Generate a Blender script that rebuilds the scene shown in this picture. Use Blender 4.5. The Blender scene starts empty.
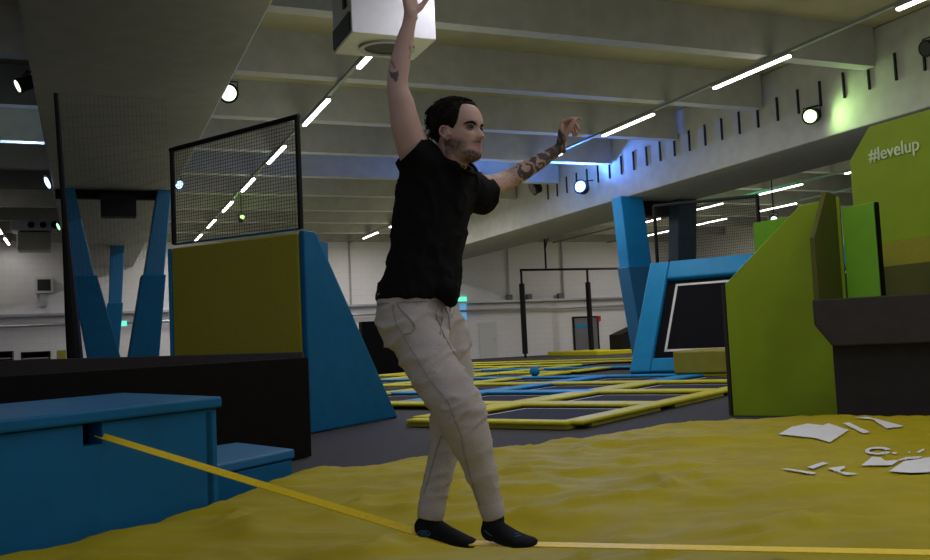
import bpy, bmesh, math, random
import numpy as np
from mathutils import Vector, Matrix, noise as mn
from mathutils.bvhtree import BVHTree
random.seed(7)
S = bpy.context.scene
COL = S.collection
# ------------------------------------------------------------------ camera
FOC, CX, CY = 900.0, 465.0, 280.0
ROLL = math.radians(2.7)
PITCH = math.atan(60 * math.cos(ROLL) / FOC)
cam = bpy.data.objects.new('camera', bpy.data.cameras.new('camera'))
COL.objects.link(cam)
cam.data.sensor_fit = 'HORIZONTAL'; cam.data.sensor_width = 36.0
cam.data.lens = 36.0 * FOC / 930.0
cam.data.clip_end = 300
CAMLOC = Vector((0, 0, 1.05))
RM = (Matrix.Rotation(math.radians(90) + PITCH, 4, 'X') @ Matrix.Rotation(-ROLL, 4, 'Z'))
cam.matrix_world = Matrix.Translation(CAMLOC) @ RM
S.camera = cam
# ------------------------------------------------------------------ light
W = bpy.data.worlds.new('world'); S.world = W; W.use_nodes = True
W.node_tree.nodes['Background'].inputs[0].default_value = (0.80, 0.84, 1.0, 1)
W.node_tree.nodes['Background'].inputs[1].default_value = 0.26
S.view_settings.view_transform = 'Standard'; S.view_settings.look = 'None'
S.view_settings.gamma = 1.0; S.view_settings.exposure = 0.16
S.view_settings.use_curve_mapping = False
LAMP_W = 46.0      # watts of each 2.3 m strip lamp
FILL_UP = .50           # strength of added unseen fill lights standing in for floor bounce

# ------------------------------------------------------------------ helpers
AX = Vector((-.391, .9204, 0)); BX = Vector((.9204, .391, 0)); ZX = Vector((0, 0, 1))
_a = math.radians(34.8)
CC = Vector((math.sin(_a), math.cos(_a), 0)); DD = Vector((math.cos(_a), -math.sin(_a), 0))
def U(u, v, z): return AX * u + BX * v + ZX * z          # building frame
def Q(c, d, z): return CC * c + DD * d + ZX * z          # play-equipment frame
def ray(px, py): return RM.to_3x3() @ Vector(((px - CX) / FOC, -(py - CY) / FOC, -1))
def at(px, py, Y):
    d = ray(px, py); return CAMLOC + d * (Y / d.y)
def node_mat(name, col, rough=.6, nz=None, bump=0., scale=8., metal=0., emit=None, estr=0., spec=.4, col2=None):
    m = bpy.data.materials.new(name); m.use_nodes = True
    nt = m.node_tree; b = nt.nodes['Principled BSDF']
    b.inputs['Base Color'].default_value = (*col, 1); b.inputs['Roughness'].default_value = rough
    b.inputs['Metallic'].default_value = metal; b.inputs['Specular IOR Level'].default_value = spec
    if emit:
        b.inputs['Emission Color'].default_value = (*emit, 1); b.inputs['Emission Strength'].default_value = estr
    if nz or bump:
        tc = nt.nodes.new('ShaderNodeTexCoord'); n = nt.nodes.new('ShaderNodeTexNoise')
        n.inputs['Scale'].default_value = scale; n.inputs['Detail'].default_value = 5
        nt.links.new(tc.outputs['Object'], n.inputs['Vector'])
        if nz:
            r = nt.nodes.new('ShaderNodeValToRGB')
            c2 = col2 or tuple(min(1, c * (1 + nz)) for c in col)
            r.color_ramp.elements[0].position = .35; r.color_ramp.elements[1].position = .65
            r.color_ramp.elements[0].color = (*[c * (1 - nz) for c in col], 1); r.color_ramp.elements[1].color = (*c2, 1)
            nt.links.new(n.outputs['Fac'], r.inputs[0]); nt.links.new(r.outputs[0], b.inputs['Base Color'])
        if bump:
            bp = nt.nodes.new('ShaderNodeBump'); bp.inputs['Strength'].default_value = bump; bp.inputs['Distance'].default_value = .02
            nt.links.new(n.outputs['Fac'], bp.inputs['Height']); nt.links.new(bp.outputs[0], b.inputs['Normal'])
    return m
M = {}
def mk(k, *a, **kw): M[k] = node_mat(k, *a, **kw)
mk('concrete', (.36, .36, .345), .85, .06, .15, 3)
mk('soffit', (.36, .345, .28), .8, .05, .1, 2)
mk('soffit_bounce', (.50, .455, .18), .8, .05, .1, 2)  # concrete with yellow bounce light painted into the colour
mk('deck', (.34, .32, .20), .85, .05, 0, 2)
mk('wall', (.62, .61, .59), .85, .03, .05, 2)
mk('carpet', (.050, .047, .050), .95, .25, .2, 60)
mk('olive_pad', (.33, .29, .035), .5, .06, .25, 5)
mk('olive_mat', (.35, .32, .022), .6, .06, .2, 40)
mk('blue', (.003, .112, .26), .55, .06, .25, 4, spec=.2)
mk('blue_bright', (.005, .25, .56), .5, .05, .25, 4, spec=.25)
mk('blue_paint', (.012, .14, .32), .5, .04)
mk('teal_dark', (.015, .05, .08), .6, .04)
mk('yellow', (.62, .55, .02), .6, .05, .1, 6, spec=.2)
mk('black', (.006, .006, .007), .6, .1, spec=.2)
mk('black_wall', (.0055, .0046, .004), .85, .15, .1, 10, spec=.12)
mk('mat', (.030, .029, .035), .9, .1, spec=.15)
mk('mat_dark', (.008, .008, .012), .9, .1, spec=.1)
mk('white', (.75, .75, .75), .6)
mk('green', (.29, .41, .010), .5, .05, .1, 3)
mk('green_light', (.20, .50, .02), .5, .05, .1, 3)
mk('green_dark', (.10, .10, .015), .6, .08, .1, 3)
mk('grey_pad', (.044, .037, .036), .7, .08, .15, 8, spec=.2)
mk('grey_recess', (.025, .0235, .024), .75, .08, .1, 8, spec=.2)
mk('metal', (.45, .46, .47), .4, .05, metal=.7)
mk('grey_box', (.50, .51, .62), .5, .03)  # blue tint is light painted onto the ventilation casing front
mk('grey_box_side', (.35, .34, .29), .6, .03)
mk('webbing', (1., .70, .02), .5, .06, .1, 60, emit=None)
mk('lamp', (.9, .9, .9), .4, emit=(1, .95, .90), estr=7)
mk('trunk', (.22, .24, .21), .6)
mk('screen', (.012, .012, .014), .3)
mk('door_grey', (.16, .16, .17), .6)
mk('white_pad', (.62, .62, .60), .6)
mk('red', (.5, .05, .04), .5)
mk('sign', (.1, .5, .4), .5, emit=(.15, .9, .65), estr=.9)
mk('sign_blue', (.1, .3, .5), .5, emit=(.15, .45, .8), estr=.5)

ORD = ['nearest', 'second nearest', 'third nearest', 'fourth nearest', 'fifth nearest', 'sixth nearest', 'seventh nearest', 'eighth nearest', 'ninth nearest', 'tenth nearest', 'eleventh nearest', 'twelfth nearest', 'thirteenth nearest']
class MB:
    def __init__(s): s.v = []; s.f = []; s.m = []
    def add(s, vs, fs, mi=0):
        o = len(s.v); s.v += [Vector(p) for p in vs]
        for f in fs: s.f.append([i + o for i in f]); s.m.append(mi)
        return s
    def box(s, o, ax, ay, az, mi=0):
        o = Vector(o); ax, ay, az = Vector(ax), Vector(ay), Vector(az)
        p = [o, o + ax, o + ax + ay, o + ay]; p += [q + az for q in p]
        fs = [(0, 3, 2, 1), (4, 5, 6, 7), (0, 1, 5, 4), (1, 2, 6, 5), (2, 3, 7, 6), (3, 0, 4, 7)]
        if ax.cross(ay).dot(az) < 0: fs = [f[::-1] for f in fs]
        return s.add(p, fs, mi)
    def prism(s, pts, off, mi=0):
        pts = [Vector(p) for p in pts]; n = len(pts); off = Vector(off)
        fs = [tuple(range(n))[::-1], tuple(range(n, 2 * n))] + [(i, (i + 1) % n, n + (i + 1) % n, n + i) for i in range(n)]
        return s.add(pts + [p + off for p in pts], fs, mi)
    def tube(s, pts, r, n=10, cap=True, mi=0):
        pts = [Vector(p) for p in pts]; rs = r if isinstance(r, (list, tuple)) else [r] * len(pts)
        o = len(s.v); prev = None
        for i, p in enumerate(pts):
            t = (pts[min(i + 1, len(pts) - 1)] - pts[max(i - 1, 0)]).normalized()
            if prev is None: prev = t.orthogonal().normalized()
            a = (prev - t * prev.dot(t)).normalized(); prev = a; b = t.cross(a)
            for k in range(n):
                th = 2 * math.pi * k / n
                s.v.append(p + (a * math.cos(th) + b * math.sin(th)) * rs[i])
        for i in range(len(pts) - 1):
            for k in range(n):
                k2 = (k + 1) % n
                s.f.append([o + i * n + k, o + i * n + k2, o + (i + 1) * n + k2, o + (i + 1) * n + k]); s.m.append(mi)
        if cap:
            s.f.append([o + k for k in range(n)][::-1]); s.m.append(mi)
            s.f.append([o + (len(pts) - 1) * n + k for k in range(n)]); s.m.append(mi)
        return s
    def build(s, name, mats, parent=None, smooth=False, bevel=0., seg=2):
        me = bpy.data.meshes.new(name)
        base = parent.location if parent is not None else Vector((0, 0, 0))
        if parent is None:
            n = len(s.v); zs = min(p.z for p in s.v)
            base = Vector((sum(p.x for p in s.v) / n, sum(p.y for p in s.v) / n, zs))
        elif parent.parent is not None: base = parent.matrix_world.translation.copy() if False else wloc(parent)
        me.from_pydata([p - base for p in s.v], [], s.f)
        if not isinstance(mats, (list, tuple)): mats = [mats]
        for m in mats: me.materials.append(M[m] if isinstance(m, str) else m)
        for p, mi in zip(me.polygons, s.m): p.material_index = mi; p.use_smooth = smooth
        me.update()
        ob = bpy.data.objects.new(name, me); COL.objects.link(ob)
        if parent is not None: ob.parent = parent
        else: ob.location = base
        if bevel:
            md = ob.modifiers.new('bevel', 'BEVEL'); md.width = bevel; md.segments = seg; md.limit_method = 'ANGLE'
            md.harden_normals = False
        return ob
def wloc(o):
    p = Vector(o.location)
    while o.parent is not None: o = o.parent; p += Vector(o.location)
    return p
def thing(name, loc, label, cat, group=None):
    o = bpy.data.objects.new(name, None); COL.objects.link(o); o.location = loc; o.empty_display_size = .1
    return tag(o, label, cat, group)
def tag(o, label, cat, group=None):
    o['label'] = label; o['category'] = cat
    if group: o['group'] = group
    return o
def struct(o): o['kind'] = 'structure'; return o

# ------------------------------------------------------------------ building shell
struct(MB().box(U(-6, -16, -.2), AX * 51.2, BX * 50, ZX * .19).build('floor', 'carpet'))
WU = 44.8
wm = node_mat('brick_wall', (.50, .49, .475), .85)
nt = wm.node_tree; tc = nt.nodes.new('ShaderNodeTexCoord'); mp = nt.nodes.new('ShaderNodeMapping'); bk = nt.nodes.new('ShaderNodeTexBrick')
mp.inputs['Rotation'].default_value = (math.radians(90), 0, math.atan2(BX.y, BX.x) * -1)
mp2 = nt.nodes.new('ShaderNodeCombineXYZ'); dt = nt.nodes.new('ShaderNodeVectorMath'); dt.operation = 'DOT_PRODUCT'; dt.inputs[1].default_value = BX
sp = nt.nodes.new('ShaderNodeSeparateXYZ')
nt.links.new(tc.outputs['Object'], dt.inputs[0]); nt.links.new(tc.outputs['Object'], sp.inputs[0])
nt.links.new(dt.outputs['Value'], mp2.inputs[0]); nt.links.new(sp.outputs['Z'], mp2.inputs[1]); nt.links.new(mp2.outputs[0], bk.inputs['Vector'])
bk.inputs['Scale'].default_value = 1.0; bk.inputs['Brick Width'].default_value = .6; bk.inputs['Row Height'].default_value = .3
bk.inputs['Mortar Size'].default_value = .012
for i, c in enumerate(((.76, .74, .75), (.74, .72, .73), (.68, .665, .67))): bk.inputs[i + 1].default_value = (*c, 1)
nt.links.new(bk.outputs['Color'], nt.nodes['Principled BSDF'].inputs['Base Color'])
struct(MB().box(U(WU, -16, 0), AX * .4, BX * 50, ZX * 8).build('wall_back', wm))
struct(MB().box(U(3, -16, 7.2), AX * 42.2, BX * 50, ZX * .8).build('ceiling', 'deck'))
struct(MB().box(U(3, 33.6, 0), AX * 42, BX * .4, ZX * 8).build('wall_right', 'wall'))
struct(MB().box(U(6, -16, 0), AX * 39, BX * .4, ZX * 8).build('wall_left', 'wall'))
bays = ((-15.6, -.72), (2.12, 15.36), (18.2, 33.6))
for k in range(-3, 10):
    u0 = 13.6 + 3.42 * k
    for v0, v1 in bays:
        b = MB().box(U(u0, v0 + .03, 6.35), AX * .3, BX * (v1 - v0 - .06), ZX * .86, 0)
        o = b.build('roof_beam', ['concrete', 'soffit'])
        side = {-15.6: 'left', 2.12: 'middle', 18.2: 'right'}[v0]
        tag(o, '%s pale concrete roof beam crossing the %s bay under the ceiling' % (ORD[k + 3], side), 'beam', 'concrete roof beams of the %s bay' % side)
def girder(v0, z0, label, sof='soffit'):
    t = thing('girder', U(24, v0, z0), label, 'girder')
    w = 2.8
    prof = [(0, 0), (w, 0), (w, 1.99), (w - .35, 1.99), (w - .35, .35), (.35, .35), (.35, 1.99), (0, 1.99)]
    b = MB()
    pts = [U(4, v0 + a, z0 + h) for a, h in prof]
    b.prism(pts, AX * 40.7)
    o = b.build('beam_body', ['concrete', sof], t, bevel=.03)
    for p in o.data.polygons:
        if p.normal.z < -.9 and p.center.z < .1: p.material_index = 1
    return t
gl = girder(-.65, 5.2, 'wide concrete girder overhead at upper left with yellow bounce light painted underneath', 'soffit_bounce')
gr = girder(15.4, 5.2, 'long concrete girder running across upper right with row of dark rods')
for k in range(27):
    u = 10.4 + .685 * k
    MB().box(U(u, 15.36, 5.93), AX * .045, BX * .05, ZX * .57).build('slot_rod', 'black', gr)

# ------------------------------------------------------------------ strip lamps
def strip(u, v, label, group, z=6.2, power=1.):
    t = thing('strip_light', U(u + 1.15, v, z), label, 'ceiling light', group)
    MB().box(U(u, v - .05, z), AX * 2.3, BX * .1, ZX * .05).build('housing', 'trunk', t)
    MB().box(U(u + .02, v - .045, z - .045), AX * 2.26, BX * .09, ZX * .044).build('light_tube', 'lamp', t, bevel=.012)
    L = bpy.data.lights.new('strip_glow', 'AREA'); L.shape = 'RECTANGLE'; L.size = .1; L.size_y = 2.3
    L.energy = LAMP_W * power * (2.4 if u > 30 else 1.); L.color = (1, .96, .94)
    lo = bpy.data.objects.new('strip_glow', L); COL.objects.link(lo); lo.parent = t; lo.location = (0, 0, -.07)
    lo.rotation_euler = (0, 0, math.atan2(AX.y, AX.x) - math.pi / 2)
    L2 = L.copy(); L2.energy = LAMP_W * power * FILL_UP; L2.size = 3.0; L2.color = (1., .98, .66); l2 = bpy.data.objects.new('bounce_fill', L2); COL.objects.link(l2); l2.parent = t
    l2.location = (0, 0, -2.6); l2.rotation_euler = (math.pi, 0, -(math.atan2(AX.y, AX.x) - math.pi / 2))  # added unseen light below the lamp, for bounce onto the ceiling
def trunk(v, u0, u1, name_side, z=6.25):
    o = MB().box(U(u0, v - .04, z), AX * (u1 - u0), BX * .08, ZX * .06).build('lighting_trunk', 'trunk')
    tag(o, 'thin grey lighting trunk carrying the strip lights %s' % name_side, 'trunking')
MID = [-4.4, .07, 4.54, 9.05, 13.52, 18.02, 22.5, 27.02, 31.4, 35.85, 40.3]
for k, u in enumerate(MID):
    strip(u, 4.77, ('%s visible white strip light of the row left of the man' % ORD[k - 4]) if k > 3 else 'white strip light of the row left of the man, above and outside the frame', 'strip lights of the row left of the man')
RGT = [-4.5, -.1, 4.0, 8.3, 13.05, 17.55, 22.05, 26.5, 31.0, 35.4, 39.5]
for k, u in enumerate(RGT):
    strip(u, 12.52, ('%s visible white strip light of the row climbing to the upper right corner' % ORD[k - 3]) if k > 2 else 'white strip light of the upper right row, above and outside the frame', 'strip lights of the upper right row')
for k, u in enumerate((5., 14., 23., 32., 38.0, 41.8)):
    strip(u, -3.0, '%s white strip light beyond the left girder at far left' % ORD[k], 'strip lights of the left bay', power=.12)
for k, u in enumerate((16.5, 21.0, 25.3, 29.8, 34.2)):
    strip(u, 24.4, '%s white strip light below the right girder, in the nearer row' % ORD[k], 'strip lights of the right bay, nearer row')
for k, u in enumerate((29.4, 33.95, 38.3)):
    strip(u, 27.95, '%s white strip light below the right girder, in the farther row' % ORD[k], 'strip lights of the right bay, farther row')
trunk(4.77, -4.5, 44.5, 'left of the man'); trunk(12.52, -4.5, 44.5, 'up to the right corner')
trunk(-3.0, 5, 44.5, 'beyond the left girder'); trunk(24.4, 12, 44.5, 'below the right girder, nearer'); trunk(27.95, 20, 44.5, 'below the right girder, farther')

# ------------------------------------------------------------------ girder legs (V columns)
def leg(vt0, vt1, vb0, vb1, v3a, v3b, zt, label, du=.55, mat='blue_paint', pad='blue', uc=23.7):
    t = thing('column', U(uc, (vb0 + vb1) / 2, 0), label, 'column')
    MB().prism([U(uc, v3a, 3.0), U(uc, v3b, 3.0), U(uc, vt1, zt), U(uc, vt0, zt)], AX * du).build('shaft', mat, t, bevel=.03)
    e = .05
    MB().prism([U(uc - e, vb0 - e, 0), U(uc - e, vb1 + e, 0), U(uc - e, v3b + e, 3.05), U(uc - e, v3a - e, 3.05)], AX * (du + 2 * e)).build('pad', pad, t, bevel=.03)
leg(-.5, -.17, .25, 1.0, -.22, .26, 5.22, 'blue column leaning right, left leg of the far left V', mat='blue_paint', pad='blue')
leg(1.76, 2.1, .85, 1.55, 1.38, 1.86, 5.22, 'blue column leaning left, right leg of the far left V')
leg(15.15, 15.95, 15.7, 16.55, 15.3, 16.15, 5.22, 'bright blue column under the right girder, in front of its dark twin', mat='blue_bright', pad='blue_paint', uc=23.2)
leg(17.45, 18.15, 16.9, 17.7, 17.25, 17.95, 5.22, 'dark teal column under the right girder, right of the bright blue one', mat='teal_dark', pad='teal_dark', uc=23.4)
leg(.95, 1.45, .55, 1.0, .85, 1.3, 5.22, 'thin blue column far behind the left V, beside the lit sign', uc=36)
t = MB().box(U(23.6, .42, 4.5), AX * .4, BX * .82, ZX * .55).build('loudspeaker', 'black'); tag(t, 'black box hanging under the left girder between the blue V legs', 'speaker')
t = MB().box(U(23.9, -.6, 5.0), AX * .3, BX * 2.7, ZX * .2).build('cross_member', 'black_wall'); tag(t, 'dark cross bar under the left girder at the top of the V legs', 'bar')
t = MB().box(U(23.9, 16.32, 4.72), AX * .5, BX * 1.2, ZX * .46).build('loudspeaker', 'black'); tag(t, 'black box hanging between the two columns of the right girder', 'speaker')

# ------------------------------------------------------------------ ventilation unit
t = thing('ventilation_unit', U(11.8, 3.9, 5.2), 'white box-shaped ventilation unit hanging from the ceiling above the raised hand', 'ventilation unit')
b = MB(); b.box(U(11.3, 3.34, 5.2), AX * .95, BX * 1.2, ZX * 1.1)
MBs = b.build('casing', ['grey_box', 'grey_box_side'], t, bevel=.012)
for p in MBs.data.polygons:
    if abs(p.normal.dot(AX)) < .9: p.material_index = 1  # lit front and shaded sides of the white casing painted as two colours
b = MB(); n = 32; rin, rout = .27, .33
vs = []; fs = []
for k in range(n):
    th = 2 * math.pi * k / n
    for r, z in ((rout, 5.2), (rout, 5.16), (rin, 5.165), (rin, 5.198)):
        vs.append(U(11.78 + r * math.cos(th), 3.98 + r * math.sin(th) * 1.2, z))
for k in range(n):
    k2 = (k + 1) % n
    for j in range(3): fs.append((4 * k + j, 4 * k2 + j, 4 * k2 + j + 1, 4 * k + j + 1))
b.add(vs, fs).build('intake_ring', 'trunk', t)
MB().add([U(11.78 + rin * math.cos(2 * math.pi * k / n), 3.98 + rin * 1.2 * math.sin(2 * math.pi * k / n), 5.19) for k in range(n)], [tuple(range(n))]).build('intake_grille', 'black', t)
b = MB(); b.box(U(11.36, 3.32, 5.24), AX * .84, BX * .02, ZX * .26); b.build('side_vent', 'black', t)
b = MB(); b.box(U(11.5, 3.31, 5.62), AX * .12, BX * .03, ZX * .3); b.build('side_handle', 'black', t)
for du, dv in ((.1, .1), (.1, 1.1), (.85, .1), (.85, 1.1)):
    MB().tube([U(11.3 + du, 3.34 + dv, 6.28), U(11.3 + du, 3.34 + dv, 7.19)], .012, 6).build('hanger_rod', 'metal', t)

# ------------------------------------------------------------------ spotlights
def spot(loc, aim, col, label, estr=6., energy=0., size=.17, dark=False, angle=90, rodup=.3, arm=None, ldir=None):
    loc = Vector(loc); d = (Vector(aim) - loc).normalized()
    t = thing('spotlight', loc, label, 'spotlight')
    MB().tube([loc - d * .22, loc - d * .2, loc - d * .02, loc + d * .06], [size * .75, size, size, size * 1.12], 20).build('housing', 'black', t, smooth=False)
    m = node_mat('lens_' + label[:12], (.02, .02, .02), .3) if dark else node_mat('lens', (.8, .8, .8), .4, emit=col, estr=estr)
    MB().tube([loc + d * .055, loc + d * .068], size * .86, 20).build('lens', m, t)
    s = d.cross(ZX).normalized()
    MB().tube([loc + s * size * 1.1 - d * .08, loc + s * size * 1.1 - d * .08 + ZX * .2, loc - s * size * 1.1 - d * .08 + ZX * .2, loc - s * size * 1.1 - d * .08], .014, 6).build('bracket', 'black', t)
    e_ = (loc - d * .08 + ZX * .2)
    MB().tube([e_, e_ + ZX * .05 + arm] if arm is not None else [e_, e_ + ZX * rodup], .02, 6).build('hanger', 'black', t)
    if energy:
        L = bpy.data.lights.new('spot_glow', 'SPOT'); L.energy = energy; L.color = col; L.spot_size = math.radians(angle); L.spot_blend = 1.
        L.shadow_soft_size = .25
        lo = bpy.data.objects.new('spot_glow', L); COL.objects.link(lo); lo.parent = t
        lo.location = d * .1; lo.rotation_euler = (ldir or d).to_track_quat('-Z', 'Y').to_euler()
def onv(px, py, v):
    d = ray(px, py); t = (v - CAMLOC.dot(BX)) / d.dot(BX); return CAMLOC + d * t
def sp(px, py, v, aim, col, label, **k):
    p = onv(px, py, v); spot(p, p + Vector(aim), col, label, **k)
sp(811, 116, 15.15, (-.62, -.75, -.25), (.6, 1., .35), 'round green-white spotlight on the right girder', estr=1.9, energy=230, angle=120, ldir=-AX + BX * .12 - ZX * .12, size=.17, arm=BX * .22)
sp(581, 187, 14.9, (-.5, -.8, .1), (.08, .25, 1.), 'glaring blue spotlight on the far part of the right girder', estr=9, energy=4500, size=.21, angle=178, ldir=(-AX * .5 - BX * .5 + ZX * .7), arm=BX * .45)
sp(534, 188, 14.9, (-.9, -.3, -.4), (0, 0, 0), 'dark unlit spotlight left of the glaring blue one', dark=True, size=.24, arm=BX * .45)
sp(928, 48, 15.1, (-.9, -.4, -.3), (0, 0, 0), 'dark unlit spotlight cut by the right edge of the photo', dark=True, size=.15, arm=BX * .28)
sp(228, 93, 2.32, (.35, -.9, -.3), (.75, 1., .6), 'green-white spotlight half hidden behind the edge of the olive girder', estr=1.6, energy=30, size=.155, arm=BX * -.16)  # the girder's olive is painted yellow bounce light
sp(178, 184, 2.35, (.8, -.55, -.5), (.35, .6, 1.), 'small blue spotlight seen through the black netting', estr=2, energy=60, size=.13, arm=BX * -.2)
sp(21, 85, -.95, (-.75, -.55, -.45), (.8, 1., .7), 'green-white spotlight left of the olive girder, nearest of the left ones', estr=1.5, energy=30, size=.125, arm=BX * .3)  # the girder's olive is painted yellow bounce light
sp(50, 182, -.72, (-.7, -.6, -.4), (.5, .7, 1.), 'blue-white spotlight left of the olive girder, above the tall black post', estr=2, energy=500, size=.17, angle=170, ldir=(-BX + ZX * .8 - AX * .6), arm=BX * .15 + ZX * .1)  # the girder's olive is painted yellow bounce light
sp(60, 226, -.74, (-.7, -.6, -.4), (.4, 1., .5), 'small green spotlight far back beside the left wall heater', estr=1.5, energy=40, size=.15, arm=BX * .15 + ZX * .1)
sp(774, 219, 21, (-.3, -.9, -.3), (.8, 1, .9), 'small round spotlight just above the slope of the green wall', estr=1.5, size=.12, rodup=2.9)
sp(452, 127 + 100, 14.9, (-.3, -.9, -.3), (.8, .9, 1.), 'tiny far spotlight beside the back of the shirt', estr=2, size=.12, arm=BX * .45)
spot(U(30, 22, 6.0), U(27, 24, 7.5), (.15, 1., .5), 'green wash light hidden in the right bay', estr=2, energy=500, size=.15, angle=140, rodup=.9)
spot(U(34, 5.5, 6.0), U(30, 6, 7.5), (.3, 1., .15), 'green wash light far back in the middle bay', estr=2, energy=160, size=.1, angle=120, rodup=.9)
spot(U(17.5, 14.6, 5.35), U(15.6, 15.6, 6.0), (.35, 1., .2), 'green wash light under the girder edge beside the green-white spotlight', estr=1, energy=14, size=.05, angle=120, arm=BX * .75) if False else None

# ------------------------------------------------------------------ far wall furniture
def wallbox(px0, py0, px1, py1, name, mat, label, cat, depth=.1, u=WU - .12, group=None):
    def onu(px, py):
        d = ray(px, py); t = (u - CAMLOC.dot(AX)) / d.dot(AX); p = CAMLOC + d * t; return p.dot(BX), p.z
    a = onu(px0, py0); b = onu(px1, py1)
    v0, v1 = sorted((a[0], b[0])); z0, z1 = sorted((a[1], b[1]))
    o = MB().box(U(u, v0, max(z0, 0.01)), AX * depth, BX * (v1 - v0), ZX * (z1 - max(z0, .01))).build(name, mat)
    if label: tag(o, label, cat, group)
    return o
t = thing('door_2', U(WU - .1, 26.1, 0), 'x', 'door'); del t['label']; del t['category']; struct(t)
MB().box(U(WU - .08, 25.6, 0), AX * .07, BX * 1.5, ZX * 2.0).build('door_leaf', 'door_grey', t)
MB().box(U(WU - .1, 25.65, 1.45), AX * .015, BX * 1.0, ZX * .16).build('door_window', 'blue_bright', t)
b = MB(); b.box(U(WU - .12, 25.52, 0), AX * .11, BX * .08, ZX * 2.08); b.box(U(WU - .12, 27.1, 0), AX * .11, BX * .08, ZX * 2.08); b.box(U(WU - .12, 25.52, 2.0), AX * .11, BX * 1.66, ZX * .08)
b.build('door_frame', 'black', t)
t = thing('door_1', U(WU - .1, 20.2, 0), 'x', 'door'); del t['label']; del t['category']; struct(t)
MB().box(U(WU - .08, 19.7, 0), AX * .07, BX * 1.0, ZX * 1.95).build('door_leaf', 'white_pad', t)
MB().box(U(WU - .1, 20.55, .95), AX * .02, BX * .06, ZX * .12).build('door_handle', 'metal', t)
# pipes and tray along the far wall
o = MB().box(U(WU - .35, -9, 3.02), AX * .3, BX * 42, ZX * .1).build('cable_tray', 'metal'); tag(o, 'long grey cable tray along the far wall', 'cable tray')
o = MB().tube([U(WU - .3, -9, 2.6), U(WU - .3, 33, 2.6)], .07, 8).build('pipe', 'metal'); tag(o, 'shiny round pipe below the cable tray on the far wall', 'pipe')
for k, v in enumerate((30.5, 25.0, 21.6, 16.8, 12.6, 8.3, -4.2)):
    o = MB().tube([U(WU - .12, v, 3.12), U(WU - .12, v, 6.9)], .05, 6).build('conduit', 'metal')
    tag(o, '%s from the right of the thin vertical conduits on the far wall' % ['first', 'second', 'third', 'fourth', 'fifth', 'sixth', 'seventh'][k], 'conduit', 'vertical conduits on the far wall')
for k, v in enumerate((29.5, 24.6, 22.6, 21.4, 17.2, 11.9)):
    o = MB().box(U(WU - .3, v, 3.14), AX * .2, BX * .3, ZX * .28).build('junction_box', 'door_grey')
    tag(o, '%s from the right of the small grey boxes on the far wall tray' % ['first', 'second', 'third', 'fourth', 'fifth', 'sixth'][k], 'box', 'boxes on the far wall tray')
wallbox(596, 316, 601, 321, 'fire_alarm', 'red', 'small red fire alarm box on the far wall beside the grey door', 'alarm', .1)
wallbox(458, 297, 467, 303, 'exit_sign', 'sign', 'small green glowing sign on the far wall beside the waist of the man', 'sign', .1)
wallbox(460, 304, 467, 320, 'display_panel', 'sign_blue', 'pale blue lit panel hanging under the green sign', 'panel', .1)
wallbox(626, 322, 634, 338, 'poster', 'white', 'white sheet on the far wall beside the blue column', 'poster', .05)
wallbox(117, 321, 127, 326, 'exit_sign', 'sign', 'small cyan lit sign between the legs of the left blue V', 'sign', .1, 36)
# left end: heater, monitor, shelves
t = thing('air_heater', U(38, -4.0, 5.0), 'grey air heater hanging on the wall at far left', 'heater')
def onu(px, py, u):
    d = ray(px, py); k = (u - CAMLOC.dot(AX)) / d.dot(AX); p = CAMLOC + d * k; return p.dot(BX), p.z
va, za = onu(17, 250, 38); vb, zb = onu(50, 234, 38)
MB().box(U(38, va, za), AX * 1.0, BX * (vb - va), ZX * .7).build('lower_casing', 'grey_box_side', t, bevel=.05)
MB().box(U(37.9, va - .2, za + .75), AX * 1.2, BX * (vb - va + .25), ZX * .38).build('fan_section', 'grey_box', t, bevel=.03)
MB().box(U(38, va, za + 1.18), AX * 1.0, BX * (vb - va), ZX * .75).build('upper_casing', 'grey_box_side', t, bevel=.05)
for q in (0, 1, 2):
    MB().tube([U(37.88, va + .5 + q * .42, za + .95), U(37.8, va + .5 + q * .42, za + .95)], .12 + .03 * (q == 2), 14).build('valve', 'black', t)
for q in (.05, 1.3):
    MB().box(U(38.4, va + q, za + 1.93), AX * .06, BX * .06, ZX * 1.0).build('hanger', 'metal', t)
vm, zm = onu(35, 293, WU - .4); vn, zn = onu(53, 277, WU - .4)
t = thing('monitor', U(WU - .4, (vm + vn) / 2, zm), 'wall-mounted monitor with pale frame at far left', 'monitor')
MB().box(U(WU - .4, vm, zm), AX * .3, BX * (vn - vm), ZX * (zn - zm)).build('frame', 'white_pad', t)
MB().box(U(WU - .42, vm + .1, zm + .1), AX * .03, BX * (vn - vm - .2), ZX * (zn - zm - .2)).build('screen', 'screen', t)
MB().box(U(WU - .3, (vm + vn) / 2 - .2, zm - .6), AX * .25, BX * .3, ZX * .55).build('bracket', 'metal', t)
for (x0, x1, lb) in ((-12, 12, 'dark open rack against the left wall, cut by the photo edge'), (21, 50, 'dark open rack with rows of pale bottles against the left wall')):
    va, za = onu(x0, 372, 42); vb, zb = onu(x1, 351, 42)
    h = zb
    t = thing('storage_rack', U(42, (va + vb) / 2, 0), lb, 'rack')
    b = MB(); b.box(U(42.9, va, 0), AX * .05, BX * (vb - va), ZX * h); b.build('back_panel', 'black', t)
    for vv in (va, vb - .06): MB().box(U(42, vv, 0), AX * .95, BX * .06, ZX * h).build('side_post', 'black', t)
    for q in range(4): MB().box(U(42, va, q * h / 4 + .05), AX * .95, BX * (vb - va), ZX * .05).build('shelf', 'metal', t)
    MB().box(U(42, va, h - .05), AX * .95, BX * (vb - va), ZX * .05).build('top_panel', 'black', t)
va, za = onu(57, 372, 42); vb, zb = onu(66, 350, 42)
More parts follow.
